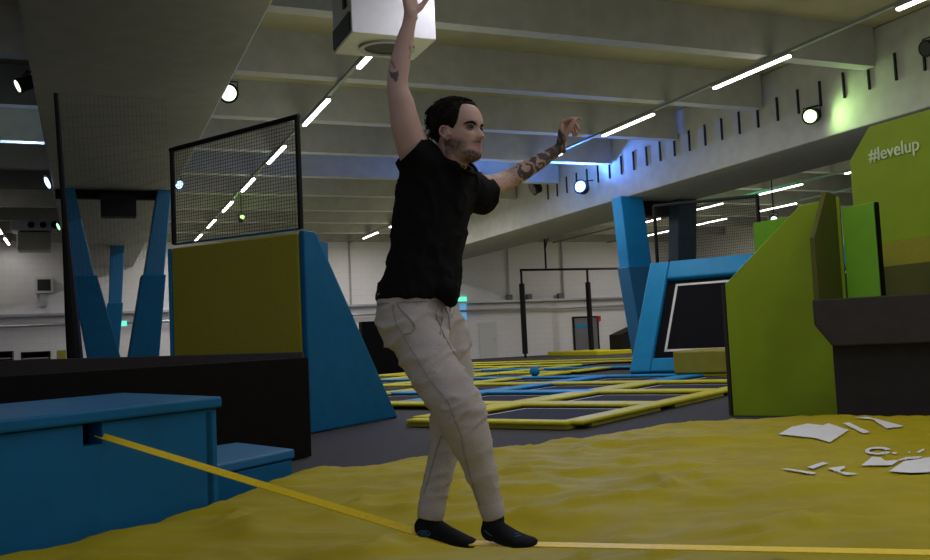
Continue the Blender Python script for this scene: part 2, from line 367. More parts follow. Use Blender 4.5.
o = MB().box(U(42, va, 0), AX * .5, BX * (vb - va), ZX * zb).build('cabinet', 'olive_pad', bevel=.02); tag(o, 'narrow yellow-olive cabinet right of the racks at far left', 'cabinet')

# frame for ball games near the far wall
t = thing('goal_frame', U(41, 20, 0), 'black tube frame standing before the far wall, right of the man', 'frame')
v1, z1 = onu(521, 270, 41); v2, z2 = onu(587, 268, 41); v3, z3 = onu(630, 266, 41)
for v in (v1, v2):
    MB().tube([U(41, v, 0), U(41, v, z1)], .06, 8).build('post', 'black', t)
    MB().tube([U(41, v, .2), U(41, v, z1 - .7)], .14, 8).build('post_pad', 'black', t)
MB().tube([U(41, v1 - .05, z1), U(41, v3, z1)], .06, 8).build('crossbar', 'black', t)
vv, zz = onu(546, 268, 41); _, zt = onu(545, 228, 41)
MB().tube([U(41, vv, z1), U(41, vv, zt)], .05, 6).build('hanging_rod', 'black', t)
MB().tube([U(41, vv, zt - 1.1), U(41, vv + .35, zt)], .04, 6).build('brace', 'black', t)
def at_depth_poly(pts, Y): return [at(x, y, Y) for x, y in pts]
o = MB().prism([U(38, 24.3, 0), U(38, 27.6, 0), U(38, 27.6, 2.1), U(38, 24.3, .95)], AX * 1.0).build('ramp', 'black'); tag(o, 'black sloping wedge beside the blue column at the far wall', 'ramp')
o = MB().box(U(30, 8.8, 0), AX * .4, BX * 3.5, ZX * 1.85).build('padded_block', 'black_wall', bevel=.03); tag(o, 'black padded wall behind the thigh of the man, beside the blue wedge', 'padded wall')
o = MB().box(U(37.5, 22.6, 0.0), AX * 5, BX * 4.5, ZX * .22).build('floor_mat', 'yellow', bevel=.03); tag(o, 'flat yellow landing mat lying before the grey door at the far wall', 'mat')

# ------------------------------------------------------------------ trampoline court
CL = [9.02 + 2.47 * k for k in range(10)]; DL = [-4.9 - 2.25 * k for k in range(11)]
def blocked(c0, d0, c1, d1):
    for f in (0, .25, .5, .75, 1):
        c = c0 + (c1 - c0) * f; d = d0 + (d1 - d0) * f; p = Q(c, d, 0); u, v = p.dot(AX), p.dot(BX)
        if c > 20.1 and c < 22.6 and d > -9.6: return True
        if 29.6 < u < 30.8 and 8.5 < v < 12.6: return True
        if 23.0 < u < 24.0 and 15.4 < v < 17.9: return True
    return False
def pad(c0, d0, c1, d1, w, col, label, group):
    if blocked(c0, d0, c1, d1): return
    b = MB(); al = (c1 - c0, d1 - d0); h = .10
    if abs(al[0]) > 0: b.box(Q(c0 + .252 * (w > .3), d0 - w / 2, .04), CC * (c1 - c0 - .504 * (w > .3)), DD * w, ZX * (.05 if w > .3 else .053))
    else: b.box(Q(c0 - w / 2, d0, .04), CC * w, DD * (d1 - d0), ZX * .05)
    o = b.build('edge_pad', col, bevel=.03, seg=3)
    tag(o, label, 'pad', group)
    b = MB()
    e = .015
    if abs(al[0]) > 0: b.box(Q(c0 + .252, d0 - w / 2 + e, 0), CC * (c1 - c0 - .504), DD * (w - 2 * e), ZX * .04)
    else: b.box(Q(c0 - w / 2 + e, d0, 0), CC * (w - 2 * e), DD * (d1 - d0), ZX * .04)
    b.build('pad_skirt', 'olive_pad' if w < .3 else 'black', o)
blueC = {(2, 1), (2, 2), (4, 1), (4, 2), (4, 3), (4, 4), (1, 3), (1, 4), (1, 5), (6, 2), (6, 3), (6, 4), (6, 5)}
blueD = {(2, 2), (2, 1), (2, 3), (2, 0), (2, 4), (1, 3), (1, 4), (1, 5)}
def inview(c, d):
    p = Q(c, d, 0)
    if p.y < 1: return False
    x = CX + FOC * p.x / p.y
    return 372 < x < 738
for i, c in enumerate(CL):
    for j in range(len(DL) - 1):
        if not (inview(c, DL[j]) or inview(c, DL[j + 1]) or inview(c, (DL[j] + DL[j + 1]) / 2)): continue
        bl = (i, j) in blueC
        w = .5 if i else .24
        if i == 0 and j > 0: continue
        lb = ('%s crosswise pad, %s from the right, %s' % ('blue' if bl else 'yellow', ['first', 'second', 'third', 'fourth', 'fifth', 'sixth', 'seventh', 'eighth', 'ninth', 'tenth'][j], 'on the front edge of the court' if i == 0 else ('in row %s from the front' % ['', 'one', 'two', 'three', 'four', 'five', 'six', 'seven', 'eight', 'nine', 'ten', 'eleven'][i])))
        pad(c, DL[j + 1] if i else -7.2, c, DL[j], w, 'blue_bright' if bl else 'yellow', lb, 'crosswise edge pads of the trampoline court')
for j, d in enumerate(DL):
    for i in range(len(CL) - 1):
        if not (inview(CL[i], d) or inview(CL[i + 1], d)) or i > 6: continue
        
        bl = (j, i) in blueD
        w = .5 if j else .28
        if i == 0 and j > 1: continue
        lb = ('%s lengthwise pad, %s, %s' % ('blue' if bl else 'yellow', ORD[i], 'on the right rim of the trampoline court' if j == 0 else ('in line %s from the right' % ['', 'one', 'two', 'three', 'four', 'five', 'six', 'seven', 'eight', 'nine', 'ten'][j])))
        pad(CL[i], d, CL[i + 1], d, w, 'blue_bright' if bl else 'yellow', lb, 'lengthwise edge pads of the trampoline court')
for i in range(len(CL) - 1):
    for j in range(len(DL) - 1):
        if i == 0 and j > 0: continue
        cm, dm = (CL[i] + CL[i + 1]) / 2, (DL[j] + DL[j + 1]) / 2
        if not (inview(cm, dm) or inview(CL[i], dm) or inview(cm, DL[j])): continue
        if blocked(CL[i] + .2, DL[j + 1], CL[i + 1] - .2, DL[j]) or blocked(CL[i] + .2, DL[j], CL[i + 1] - .2, DL[j + 1]): continue
        c0, c1 = CL[i] + .26, CL[i + 1] - .26; d0, d1 = DL[j + 1] + .26, DL[j] - .26
        t = thing('trampoline', Q(cm, dm, 0), 'dark trampoline bed, %s from the right in row %s of the court' % (['first', 'second', 'third', 'fourth', 'fifth', 'sixth', 'seventh', 'eighth', 'ninth', 'tenth'][j], ['one', 'two', 'three', 'four', 'five', 'six', 'seven', 'eight', 'nine', 'ten', 'eleven'][i]), 'trampoline', 'trampoline beds of the court')
        MB().box(Q(c0, d0, .02), CC * (c1 - c0), DD * (d1 - d0), ZX * .012).build('jump_mat', 'mat', t)
        b = MB(); e = .12; w = .035
        b.box(Q(c0 + e, d0 + e, .033), CC * w, DD * (d1 - d0 - 2 * e), ZX * .003); b.box(Q(c1 - e - w, d0 + e, .033), CC * w, DD * (d1 - d0 - 2 * e), ZX * .003)
        b.box(Q(c0 + e, d0 + e, .033), CC * (c1 - c0 - 2 * e), DD * w, ZX * .003); b.box(Q(c0 + e, d1 - e - w, .033), CC * (c1 - c0 - 2 * e), DD * w, ZX * .003)
        b.build('border_line', 'white', t)
# ball on the court
p = at(535, 378.5, 21.0)
bm = bmesh.new(); bmesh.ops.create_uvsphere(bm, u_segments=20, v_segments=12, radius=.12)
me = bpy.data.meshes.new('ball'); bm.to_mesh(me); bm.free(); me.materials.append(M['blue_bright'])
for q in me.polygons: q.use_smooth = True
o = bpy.data.objects.new('ball', me); COL.objects.link(o); o.location = (p.x, p.y, .25); tag(o, 'small blue ball lying on the trampoline court right of the man', 'ball')
# slanted wall trampoline
t = thing('wall_trampoline', Q(20.3, -7, 0), 'slanted wall trampoline with bright blue padded frame and black bed', 'trampoline')
def WT(s, h, o=0.):  # s along DD, h up the slope
    n = Vector((0, 0, 0)); sl = (CC * .52 + ZX * .854); nn = (-CC * .854 + ZX * .52)
    return Q(20.3, s, 0) + sl * h + nn * o
H = 3.2
fr = [(-8.78, -3.9, 0, .38), (-8.78, -3.9, H - .55, H)]
for (s0, s1, h0, h1) in fr:
    MB().box(WT(s0, h0, 0), DD * (s1 - s0), WT(0, h1) - WT(0, h0), WT(0, 0, .18) - WT(0, 0)).build('frame_pad', 'blue_bright', t, bevel=.05, seg=3)
for (s0, s1) in ((-9.32, -8.79), (-3.89, -3.2)):
    MB().box(WT(s0, 0, 0), DD * (s1 - s0), WT(0, H) - WT(0, 0), WT(0, 0, .17) - WT(0, 0)).build('frame_pad', 'blue_bright', t, bevel=.05, seg=3)
MB().box(WT(-9.0, .37, .02), DD * 5.2, WT(0, H - .5) - WT(0, .4), WT(0, 0, .03) - WT(0, 0)).build('jump_mat', 'mat_dark', t)
b = MB(); w = .06
for (s0, s1, h0, h1) in ((-8.55, -4.1, .6, .66), (-8.55, -4.1, H - .72, H - .66), (-8.55, -8.49, .6, H - .66), (-4.16, -4.1, .6, H - .66)):
    b.box(WT(s0, h0, .06), DD * (s1 - s0), WT(0, h1) - WT(0, h0), WT(0, 0, .005) - WT(0, 0))
b.build('border_line', 'white', t)
MB().prism([Q(20.4, -9.3, 0), Q(22.1, -9.3, 0), Q(22.1, -9.3, 2.5), Q(21.95, -9.3, 2.5)], DD * 6).build('support', 'blue_paint', t)
o = MB().box(Q(18.6, -7.55, .1), CC * 1.5, DD * 3.2, ZX * .5).build('landing_block', 'olive_pad', bevel=.05, seg=3); tag(o, 'olive padded block at the foot of the slanted wall trampoline', 'block')

# netting helper
def net(name, parent, p00, p10, p11, p01, nx, ny, r=.0035, mat='black'):
    b = MB(); p00, p10, p11, p01 = map(Vector, (p00, p10, p11, p01))
    nrm = (p10 - p00).cross(p01 - p00).normalized()
    def strip_(a, c):
        d = (c - a).normalized(); s = d.cross(nrm).normalized() * r
        b.prism([a - s, a + s, a + nrm * r * 1.6], c - a)
    for i in range(nx + 1):
        f = i / nx; strip_(p00.lerp(p10, f), p01.lerp(p11, f))
    for i in range(ny + 1):
        f = i / ny; strip_(p00.lerp(p01, f), p10.lerp(p11, f))
    return b.build(name, mat, parent)

# ------------------------------------------------------------------ olive wedge with blue side and net
e0, e1 = Vector((-2.04, 11.09, 0)), Vector((-1.13, 12.93, 0)); e2 = Vector((-3.95, 12.1, 0))
t = thing('padded_wedge', e0, 'tall padded wedge with olive front and sloping blue side, left of the man', 'wedge')
MB().prism([e2, e0, e0 + ZX * 2.47, e2 + ZX * 2.47], (e1 - e0) * .12).build('front_pad', 'olive_mat', t, bevel=.02)
sd = (e1 - e0); nrm = Vector((sd.y, -sd.x, 0)).normalized()
MB().prism([e0 - sd * .0, e1, e0 + sd * .12 + ZX * 2.5, e0 + ZX * 2.5], nrm * .09).build('side_pad', 'blue', t, bevel=.025, seg=3)
MB().tube([e1 + nrm * .05, e0 + sd * .13 + ZX * 2.47 + nrm * .05], .03, 8).build('piping', 'blue', t)
MB().prism([e2 + sd * .1, e0 + sd * .1 - nrm * .02, e0 + sd * .12 + ZX * 2.4 - nrm * .02, e2 + sd * .12 + ZX * 2.4], sd * .2).build('core', 'blue_paint', t)
ww = (e0 - e2).normalized()
MB().prism([e2 - ww * .07, e2 - ww * .01, e2 - ww * .01 + ZX * 2.47, e2 - ww * .07 + ZX * 2.47], sd * .1).build('edge_post', 'blue_bright', t, bevel=.01)
t = thing('safety_net', e2 + ZX * 2.5, 'framed black safety net standing on the olive wedge', 'net')
a0 = e2 + ZX * 2.53 + sd * .03; b0 = e0 + ZX * 2.53 + sd * .03; a1 = e2 + ZX * 3.83 + sd * .03; b1 = e0 + ZX * 3.95 + sd * .03
for p, q in ((a0, a1), (b0, b1)): MB().tube([p, q], .035, 8).build('post', 'black', t)
MB().tube([a1 - ww * .03, b1 + ww * .03], .035, 8).build('top_rail', 'black', t)
MB().tube([a0, b0], .015, 8).build('bottom_rail', 'blue', t)
net('netting', t, a0, b0, b1, a1, 52, 30, .003)
# tall black post with a net reaching to the right
pb = at(80, 380, 11.0); pb.z = 0; pt = at(56, 93, 10.6)
t = thing('net_post', pb, 'tall black post at far left in front of the blue V columns', 'post')
MB().tube([pb, pt], [.05, .03], 8).build('pole', 'black', t)
pm = pb.lerp(pt, .62)
MB().tube([pb, pb.lerp(pt, .35), pm], [.12, .085, .045], 10).build('pole_pad', 'black', t)
t = thing('hanging_net', pt, 'faint dark net hanging from the tall left post towards the wedge', 'net')
p2 = at(222, 93, 13.5); p3 = at(171, 240, 12.6); p4 = pb.lerp(pt, .4)
net('netting', t, p4, p3, at(165, 100, 12.6), pt, 26, 18, .0009)

# low black walls at left
w0, w1 = Vector((-4.66, 3.18, 0)), Vector((-1.56, 8.80, 0)); wd = (w1 - w0).normalized(); wn = Vector((wd.y, -wd.x, 0))
o = MB().prism([w0, w1, w1 + ZX * .955, w0 + ZX * .955], -wn * .12).build('barrier_wall', 'black_wall', bevel=.008); tag(o, 'low matte black wall behind the blue platform', 'wall')
w2, w3 = Vector((-5.2, 10.0, 0)), Vector((-1.95, 10.6, 0))
o = MB().prism([w2, w3, w3 + ZX * 1.0, w2 + ZX * 1.065], (0, .12, 0)).build('barrier_wall', 'grey_pad', bevel=.01); tag(o, 'low dark grey wall between the black wall and the olive wedge', 'wall')

# ------------------------------------------------------------------ blue platform and step
f0, f1 = Vector((-3.35, 1.7, 0)), Vector((-1.46, 5.1, 0)); fd = (f1 - f0).normalized(); bk2 = Vector((-2.43, 6.25, 0)) - f1
hole0 = f0 + fd * ((f1 - f0).length - 1.12)
t = thing('padded_platform', f1, 'large blue padded platform at left with a slot for the yellow line', 'platform')
b = MB()
fn = Vector((fd.y, -fd.x, 0))
L = (f1 - f0).length; h0, h1, zt, zb = L - .845, L - .735, .73, .625
def FP(s, z, o=0.): return f0 + fd * s + ZX * z + fn * o
for (s0, s1, z0, z1) in ((0, h0, 0, zt), (h1, L - .0, 0, zt), (h0, h1, 0, zb)):
    b.prism([FP(s0, z0), FP(s1, z0), FP(s1, z1), FP(s0, z1)], -fn * .1)
fo = b.build('front_pad', 'blue', t)
MB().prism([FP(0, 0, -.35), FP(L, 0, -.1), FP(L, 0, -.1) + bk2 * .9, FP(0, 0, -.3) + bk2 * .9], ZX * .72).build('core', 'black', t)
MB().prism([FP(L - .06, 0, .0), FP(L + .04, 0, 0), FP(L + .04, 0, 0) + bk2, FP(L - .06, 0, 0) + bk2], ZX * .73).build('end_pad', 'blue', t, bevel=.015)
MB().prism([FP(0, .735, .035), FP(L + .05, .735, .035), FP(L + .05, .735) + bk2, FP(0, .735) + bk2], ZX * .062).build('top_pad', 'blue', t, bevel=.015, seg=3)
s1_, s2_, s3_, s4_ = Vector((-1.66, 5.55, 0)), Vector((-1.26, 6.33, 0)), Vector((-1.80, 6.95, 0)), Vector((-2.3, 6.3, 0))
t = thing('padded_step', s2_, 'small blue padded step at the right end of the blue platform', 'step')
MB().prism([s1_, s2_, s3_, s4_], ZX * .28).build('body_pad', 'blue', t, bevel=.015)
cen = (s1_ + s2_ + s3_ + s4_) / 4
MB().prism([cen + (p - cen) * 1.04 + ZX * .285 for p in (s1_, s2_, s3_, s4_)], ZX * .065).build('top_pad', 'blue_paint', t, bevel=.015, seg=3)

# ------------------------------------------------------------------ airbag
BP = [Vector(p) for p in ((-3.2, 1.3), (-3.2, 2.3), (-2.62, 3.2), (-2.12, 4.1), (-1.6, 5.02), (-1.42, 5.5), (-1.1, 6.15), (-.85, 6.35), (.0, 6.75), (.9, 7.25), (2.0, 8.2), (2.6, 8.35), (3.35, 8.3), (4.1, 8.0), (5.2, 7.2), (5.6, 5), (5.4, 1.3))]
BPn = np.array([(p.x, p.y) for p in BP])
def bag_arrays(X, Y):
    dmin = np.full(X.shape, 1e9); inside = np.zeros(X.shape, bool); n = len(BPn)
    for i in range(n):
        ax, ay = BPn[i]; bx, by = BPn[(i + 1) % n]
        ex, ey = bx - ax, by - ay
        tt = np.clip(((X - ax) * ex + (Y - ay) * ey) / (ex * ex + ey * ey), 0, 1)
        dd = np.hypot(X - ax - tt * ex, Y - ay - tt * ey); dmin = np.minimum(dmin, dd)
        c = ((ay > Y) != (by > Y)) & (X < (bx - ax) * (Y - ay) / (by - ay + 1e-12) + ax)
        inside ^= c
    return dmin, inside
def fb(x, y, s, oct=4): return mn.fractal(Vector((x * s, y * s, .3)), .9, 2.1, oct)
def bag_z_arr(X, Y):
    d, ins = bag_arrays(X, Y)
    Z = np.zeros(X.shape)
    it = np.nditer([X, Y, d, ins], flags=['multi_index'])
    for x, y, dd, i_ in it:
        if not i_: continue
        x = float(x); y = float(y); dd = float(dd)
        e = min(1., dd / (.38 if x > -.9 else .24)); prof = math.sqrt(max(0, 1 - (1 - e) ** 2))
        h = .215 + .05 * min(1, max(0, (y - 4.5) / 3)) * (1 - min(1, max(0, (x - 1.6) / 1.2))) - .045 * math.exp(-((x + .05) ** 2 + (y - 3.6) ** 2) / .8)
        w1 = fb(x + .35 * fb(y, x, .8), y * 1.5, .75, 3) * .042
        r = 1 - abs(fb(x * .8 + .2 * y, y * 1.5 - .3 * x, 1.1, 3)) * 2.3
        w2 = max(0, r) ** 3 * .042 * min(1, max(.15, (y - 2.6) / 1.2)) * (1 if y < 5.6 else .55) * (1 if x < 1.4 else .5)
        r2 = 1 - abs(fb(x * .7 - .5 * y + 9, y * 1.6 + 5, 2.6, 2)) * 2.4
        w3 = max(0, r2) ** 3 * .016 * (1 if y > 4 else .6 if y > 3.3 else .15)
        Z[it.multi_index] = prof * (h + w1 + w2 + w3)
    return Z, ins
xs = np.arange(-3.24, 5.64, .045); ys = np.arange(1.28, 8.42, .045)
GX, GY = np.meshgrid(xs, ys, indexing='ij')
GZ, INS = bag_z_arr(GX, GY)
# drag rim vertices: keep quads with any inside vertex
def bag_z(x, y):
    i = (x - xs[0]) / .045; j = (y - ys[0]) / .045; i0 = int(i); j0 = int(j)
    i0 = min(max(i0, 0), len(xs) - 2); j0 = min(max(j0, 0), len(ys) - 2); a = i - i0; c = j - j0
    return (GZ[i0, j0] * (1 - a) * (1 - c) + GZ[i0 + 1, j0] * a * (1 - c) + GZ[i0, j0 + 1] * (1 - a) * c + GZ[i0 + 1, j0 + 1] * a * c)
idx = -np.ones(GX.shape, int); vs = []; fs = []
for i in range(len(xs) - 1):
    for j in range(len(ys) - 1):
        q = [(i, j), (i + 1, j), (i + 1, j + 1), (i, j + 1)]
        if not any(INS[a] for a in q): continue
        f = []
        for a in q:
            if idx[a] < 0: idx[a] = len(vs); vs.append((GX[a], GY[a], GZ[a]))
            f.append(int(idx[a]))
        fs.append(f)
mk('airbag', (.385, .315, .012), .7, .07, .12, 2.2, spec=.12)
bag = MB().add(vs, fs).build('airbag', 'airbag', smooth=True)
tag(bag, 'huge wrinkled yellow-olive inflated airbag filling the foreground', 'airbag')
# white lettering fragments printed on the airbag
def bag_hit(px, py):
    d = ray(px, py); t = 2.; z = 0
    while t < 20:
        p = CAMLOC + d * t
        if p.z < bag_z(p.x, p.y) + .002: return p
        t += .004
    return p
def print_patch(poly, name='white_print'):
    dense = []
    for k in range(len(poly)):
        (x0, y0), (x1, y1) = poly[k], poly[(k + 1) % len(poly)]
        m_ = max(1, int(math.hypot(x1 - x0, (y1 - y0) * 2.5) / 3))
        dense += [(x0 + (x1 - x0) * q / m_, y0 + (y1 - y0) * q / m_) for q in range(m_)]
    poly = dense
    pts = [bag_hit(x, y) for x, y in poly]
    # sub-divided triangle fan in plan, snapped to the bag
    b = MB(); bm = bmesh.new()
    vv = [bm.verts.new((p.x, p.y, 0)) for p in pts]; f = bm.faces.new(vv)
    bmesh.ops.triangulate(bm, faces=[f])
    for _ in range(6):
        long_ = [e for e in bm.edges if e.calc_length() > .035]
        if not long_: break
        bmesh.ops.subdivide_edges(bm, edges=long_, cuts=1); bmesh.ops.triangulate(bm, faces=bm.faces[:])
    bm.verts.ensure_lookup_table()
    for v in bm.verts: v.index
    vs = [Vector((v.co.x, v.co.y, bag_z(v.co.x, v.co.y) + .011)) for v in bm.verts]
    bm.verts.index_update()
    fs = [[v.index for v in f.verts] if f.normal.z > 0 or True else None for f in bm.faces]
    bm.free(); b.add(vs, fs)
    o = b.build(name, 'white', bag, smooth=True)
    o['label'] = 'white printed lettering'
R4 = lambda l: [(690 + x / 2.8, 360 + y / 2.8) for x, y in l]
for poly in ([(248, 211), (285, 190), (330, 181), (372, 186), (388, 180), (445, 199), (392, 234), (350, 222)],
             [(428, 180), (446, 178), (504, 205), (486, 209)], [(460, 164), (500, 162), (600, 188), (578, 193), (515, 170)], [(515, 172), (530, 171), (572, 192), (552, 195)],
             [(480, 300), (510, 275), (535, 277), (548, 287), (588, 284), (566, 299)],
             [(556, 317), (600, 288), (672, 276), (700, 280), (700, 318), (620, 321)],
             [(252, 308), (275, 308), (355, 320), (342, 324)], [(328, 304), (372, 290), (388, 293), (345, 309)],
             [(385, 307), (432, 301), (436, 306), (415, 316), (472, 323), (440, 327), (402, 313)],
             [(575, 288), (602, 276), (650, 274), (640, 279), (608, 282)], [(568, 262), (580, 262), (578, 267), (567, 266)], [(608, 261), (618, 261), (616, 265)], [(634, 262), (654, 252), (658, 255), (642, 264)]):
    print_patch(R4(poly))
ring = [(527 + 37 * math.cos(t_), 258 + 11.5 * math.sin(t_)) for t_ in np.linspace(.3, 6.0, 16)]
ringi = [(525 + 23 * math.cos(t_), 258 + 6 * math.sin(t_)) for t_ in np.linspace(.3, 6.0, 16)]
for k in range(15): print_patch(R4([ring[k], ring[k + 1], ringi[k + 1], ringi[k]])) if k % 5 == 99 else None
print_patch(R4(ring + ringi[::-1]))

# ------------------------------------------------------------------ green structure
g0 = Vector((3.12, 10.82, 0)); gd = Vector((.82, -.572, 0)).normalized(); gc = Vector((.572, .82, 0)).normalized()
def G(s, z, o=0.): return g0 + gd * s + ZX * z + gc * o
t = thing('green_panel', g0, 'big lime green wall panel with sloping top, right of the slanted trampoline', 'panel')
MB().prism([G(0, 0), G(1.36, 0), G(1.36, 2.46), G(.93, 2.41), (G(0, 1.57))], gc * .07).build('face_panel', 'green', t, bevel=.008)
MB().prism([G(-.05, 0, .0), G(-.012, 0, 0), G(-.012, 1.56, 0), G(-.05, 1.56, 0)], gc * .1).build('edge_trim', 'grey_pad', t)
o = MB().prism([G(1.33, 1.2, 0), G(1.33, 1.2, -1.08), G(1.33, 1.93, -1.08), G(1.33, 2.47, -.42), G(1.33, 2.49, 0)], -gd * .05).build('side_wing', 'green_dark', bevel=.006); tag(o, 'panel with cut corner, painted as in shade, standing out beside the lime wall', 'panel')  # face turned from the light, its shade put into the colour
o = MB().prism([G(1.38, 0), G(1.72, 0), G(1.72, 2.35), G(1.38, 2.33)], gc * .08).build('green_panel', 'green_light', bevel=.006); tag(o, 'narrow panel with green light painted on, between the side wing and the lettered wall', 'panel')  # green light falling on the panel is part of its colour
o = MB().prism([G(1.725, 0), G(1.755, 0), G(1.755, 2.35), G(1.725, 2.35)], gc * .1).build('edge_strip', 'black_wall'); tag(o, 'dark edge strip on the right of the narrow green panel', 'strip')
pA = at(753, 223, 12.6); pB = at(806, 214, 12.1)
o = MB().prism([(pA.x, pA.y, 0), (pB.x, pB.y, 0), (pB.x, pB.y, pB.z), (pA.x, pA.y, pA.z)], gc * .07).build('green_panel', 'green_light', bevel=.006); tag(o, 'green panel peeping out behind the slope of the big lime panel', 'panel')
# lettered wall
V = 8.6
t = thing('lettered_wall', U(7, V, 0), 'tall lime green wall with pale lettering at the right edge of the photo', 'wall panel')
MB().prism([U(4.2, V, 1.95), U(8.12, V, 1.95), U(8.12, V, 3.0), U(7.8, V, 3.34), U(4.2, V, 3.34)], BX * .08).build('green_board', 'green', t, bevel=.006)
MB().prism([U(4.2, V - .02, 1.67), U(8.1, V - .02, 1.67), U(8.1, V - .02, 1.95), U(4.2, V - .02, 1.95)], BX * .1).build('olive_band', 'olive_mat', t)
MB().prism([U(4.2, V - .03, 0), U(8.1, V - .03, 0), U(8.1, V - .03, 1.67), U(4.2, V - .03, 1.67)], BX * .1).build('dark_band', 'green_dark', t)
fc = bpy.data.curves.new('lettering', 'FONT'); fc.body = '#levelup'; fc.size = .215; fc.extrude = .003; fc.offset = .003
fo = bpy.data.objects.new('lettering_curve', fc); COL.objects.link(fo)
bpy.context.view_layer.update()
tm = bpy.data.meshes.new_from_object(fo); bpy.data.objects.remove(fo)
tw = max(v.co.x for v in tm.vertices)
sx = .70 / tw
for v in tm.vertices:
    w = U(7.82 - v.co.x * sx, V - .012 - v.co.z, 2.925 + v.co.y) - U(7, V, 0); v.co = w
tm.materials.clear(); mk('letter_paint', (.78, .90, .55), .6); tm.materials.append(M['letter_paint'])
o = bpy.data.objects.new('lettering', tm); COL.objects.link(o); o.parent = t; o['label'] = 'pale lettering reading #levelup'
# grey counter
k0 = Vector((3.15, 8.2, 0)); kd = Vector((.86, -.47, 0)).normalized(); kc = Vector((.47, .86, 0)).normalized()
t = thing('padded_counter', k0, 'dark grey padded counter with overhang at right, behind the airbag', 'counter')
def K(s, z, o=0.): return k0 + kd * s + ZX * z + kc * o
MB().prism([K(0, 1.265), K(0, 1.04), K(.14, .84), K(2.6, .84), K(2.6, 1.265)], kc * 1.1).build('overhang', 'grey_pad', t, bevel=.012)
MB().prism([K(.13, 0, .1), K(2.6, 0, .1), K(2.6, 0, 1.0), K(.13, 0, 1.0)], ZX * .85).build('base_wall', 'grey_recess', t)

# second safety net behind the green structure
t = thing('safety_net', at(757, 196, 21.5), 'framed black safety net behind the slanted wall trampoline', 'net')
pR = at(757, 196, 21.5); pL = at(654, 206, 24.6)
pRb = pR.copy(); pRb.z = 0.; pLb = pL.copy(); pLb.z = 0.
MB().tube([pL, pR], .045, 8).build('top_rail', 'black', t)
MB().tube([pR, pRb], .05, 8).build('post', 'black', t); MB().tube([pL, pLb], .05, 8).build('post', 'black', t)
net('netting', t, pLb + ZX * 2.2, pRb + ZX * 2.2, pR, pL, 60, 30, .004)

#PERSON#
# ================================================================== the man on the line
def loft(b, rings, n=28, ex=2.0):
    """rings: (centre, vector a, vector b); closed with end caps"""
    o = len(b.v)
    for c, a, q in rings:
        for k in range(n):
            th = 2 * math.pi * k / n; cs, sn = math.cos(th), math.sin(th)
            ca = abs(cs) ** (2 / ex) * (1 if cs > 0 else -1); sa = abs(sn) ** (2 / ex) * (1 if sn > 0 else -1)
            b.v.append(c + a * ca + q * sa)
    for i in range(len(rings) - 1):
        for k in range(n):
            k2 = (k + 1) % n
            b.f.append([o + i * n + k, o + i * n + k2, o + (i + 1) * n + k2, o + (i + 1) * n + k]); b.m.append(0)
    b.f.append([o + k for k in range(n)][::-1]); b.m.append(0)
    b.f.append([o + (len(rings) - 1) * n + k for k in range(n)]); b.m.append(0)
def limb(b, pts, n=24, sub=4):
    """pts: (px, py, Y, r) -> smooth tapered tube, Catmull-Rom through the joints, rounded ends"""
    P = [at(p[0], p[1], p[2]) if len(p) == 4 else p[0] for p in pts]; Rr = [p[-1] for p in pts]
    limb3(b, P, Rr, n, sub)
def limb3(b, P, Rr, n=24, sub=4):
    Q_ = []; R_ = []
    for i in range(len(P) - 1):
        p0 = P[max(i - 1, 0)]; p1 = P[i]; p2 = P[i + 1]; p3 = P[min(i + 2, len(P) - 1)]
        for s in range(sub):
            t = s / sub
            Q_.append(.5 * ((2 * p1) + (p2 - p0) * t + (2 * p0 - 5 * p1 + 4 * p2 - p3) * t * t + (3 * p1 - p0 - 3 * p2 + p3) * t ** 3))
            u = t * t * (3 - 2 * t); R_.append(Rr[i] * (1 - u) + Rr[i + 1] * u)
    Q_.append(P[-1]); R_.append(Rr[-1])
    d0 = (Q_[0] - Q_[1]).normalized(); d1 = (Q_[-1] - Q_[-2]).normalized()
    pre = [(Q_[0] + d0 * R_[0] * s, R_[0] * math.sqrt(max(.02, 1 - s * s))) for s in (.9, .6, .3)]
    post = [(Q_[-1] + d1 * R_[-1] * s, R_[-1] * math.sqrt(max(.02, 1 - s * s))) for s in (.3, .6, .9)]
    al = pre + list(zip(Q_, R_)) + post
    b.tube([a[0] for a in al], [a[1] for a in al], n)
def remesh(b, voxel, smooth=4, lam=.5):
    me = bpy.data.meshes.new('tmp'); me.from_pydata(b.v, [], b.f); me.update()
    o = bpy.data.objects.new('tmp', me); COL.objects.link(o)
    bm = bmesh.new(); bm.from_mesh(me); bmesh.ops.recalc_face_normals(bm, faces=bm.faces[:]); bm.to_mesh(me); bm.free()
    md = o.modifiers.new('r', 'REMESH'); md.mode = 'VOXEL'; md.voxel_size = voxel; md.adaptivity = 0
    bpy.context.view_layer.update()
    dg = bpy.context.evaluated_depsgraph_get(); ev = o.evaluated_get(dg)
    r = bpy.data.meshes.new_from_object(ev); bpy.data.objects.remove(o)
    n = len(r.vertices); co = np.empty(n * 3); r.vertices.foreach_get('co', co); co = co.reshape(-1, 3)
    ed = np.empty(len(r.edges) * 2, int); r.edges.foreach_get('vertices', ed); ed = ed.reshape(-1, 2)
    deg = np.bincount(ed.ravel(), minlength=n)[:, None].astype(float); deg[deg == 0] = 1
    def lap(c):
        s = np.zeros_like(c)
        for k in range(3):
            s[:, k] = np.bincount(ed[:, 0], c[ed[:, 1], k], n) + np.bincount(ed[:, 1], c[ed[:, 0], k], n)
        return s / deg - c
    for _ in range(smooth): co = co + lam * lap(co); co = co - (lam * 1.04) * lap(co) * .55
    r.vertices.foreach_set('co', co.ravel()); r.update()
    return r
def normals(r):
    n = np.empty(len(r.vertices) * 3); r.vertices.foreach_get('normal', n); return n.reshape(-1, 3)
def coords(r):
    n = np.empty(len(r.vertices) * 3); r.vertices.foreach_get('co', n); return n.reshape(-1, 3)
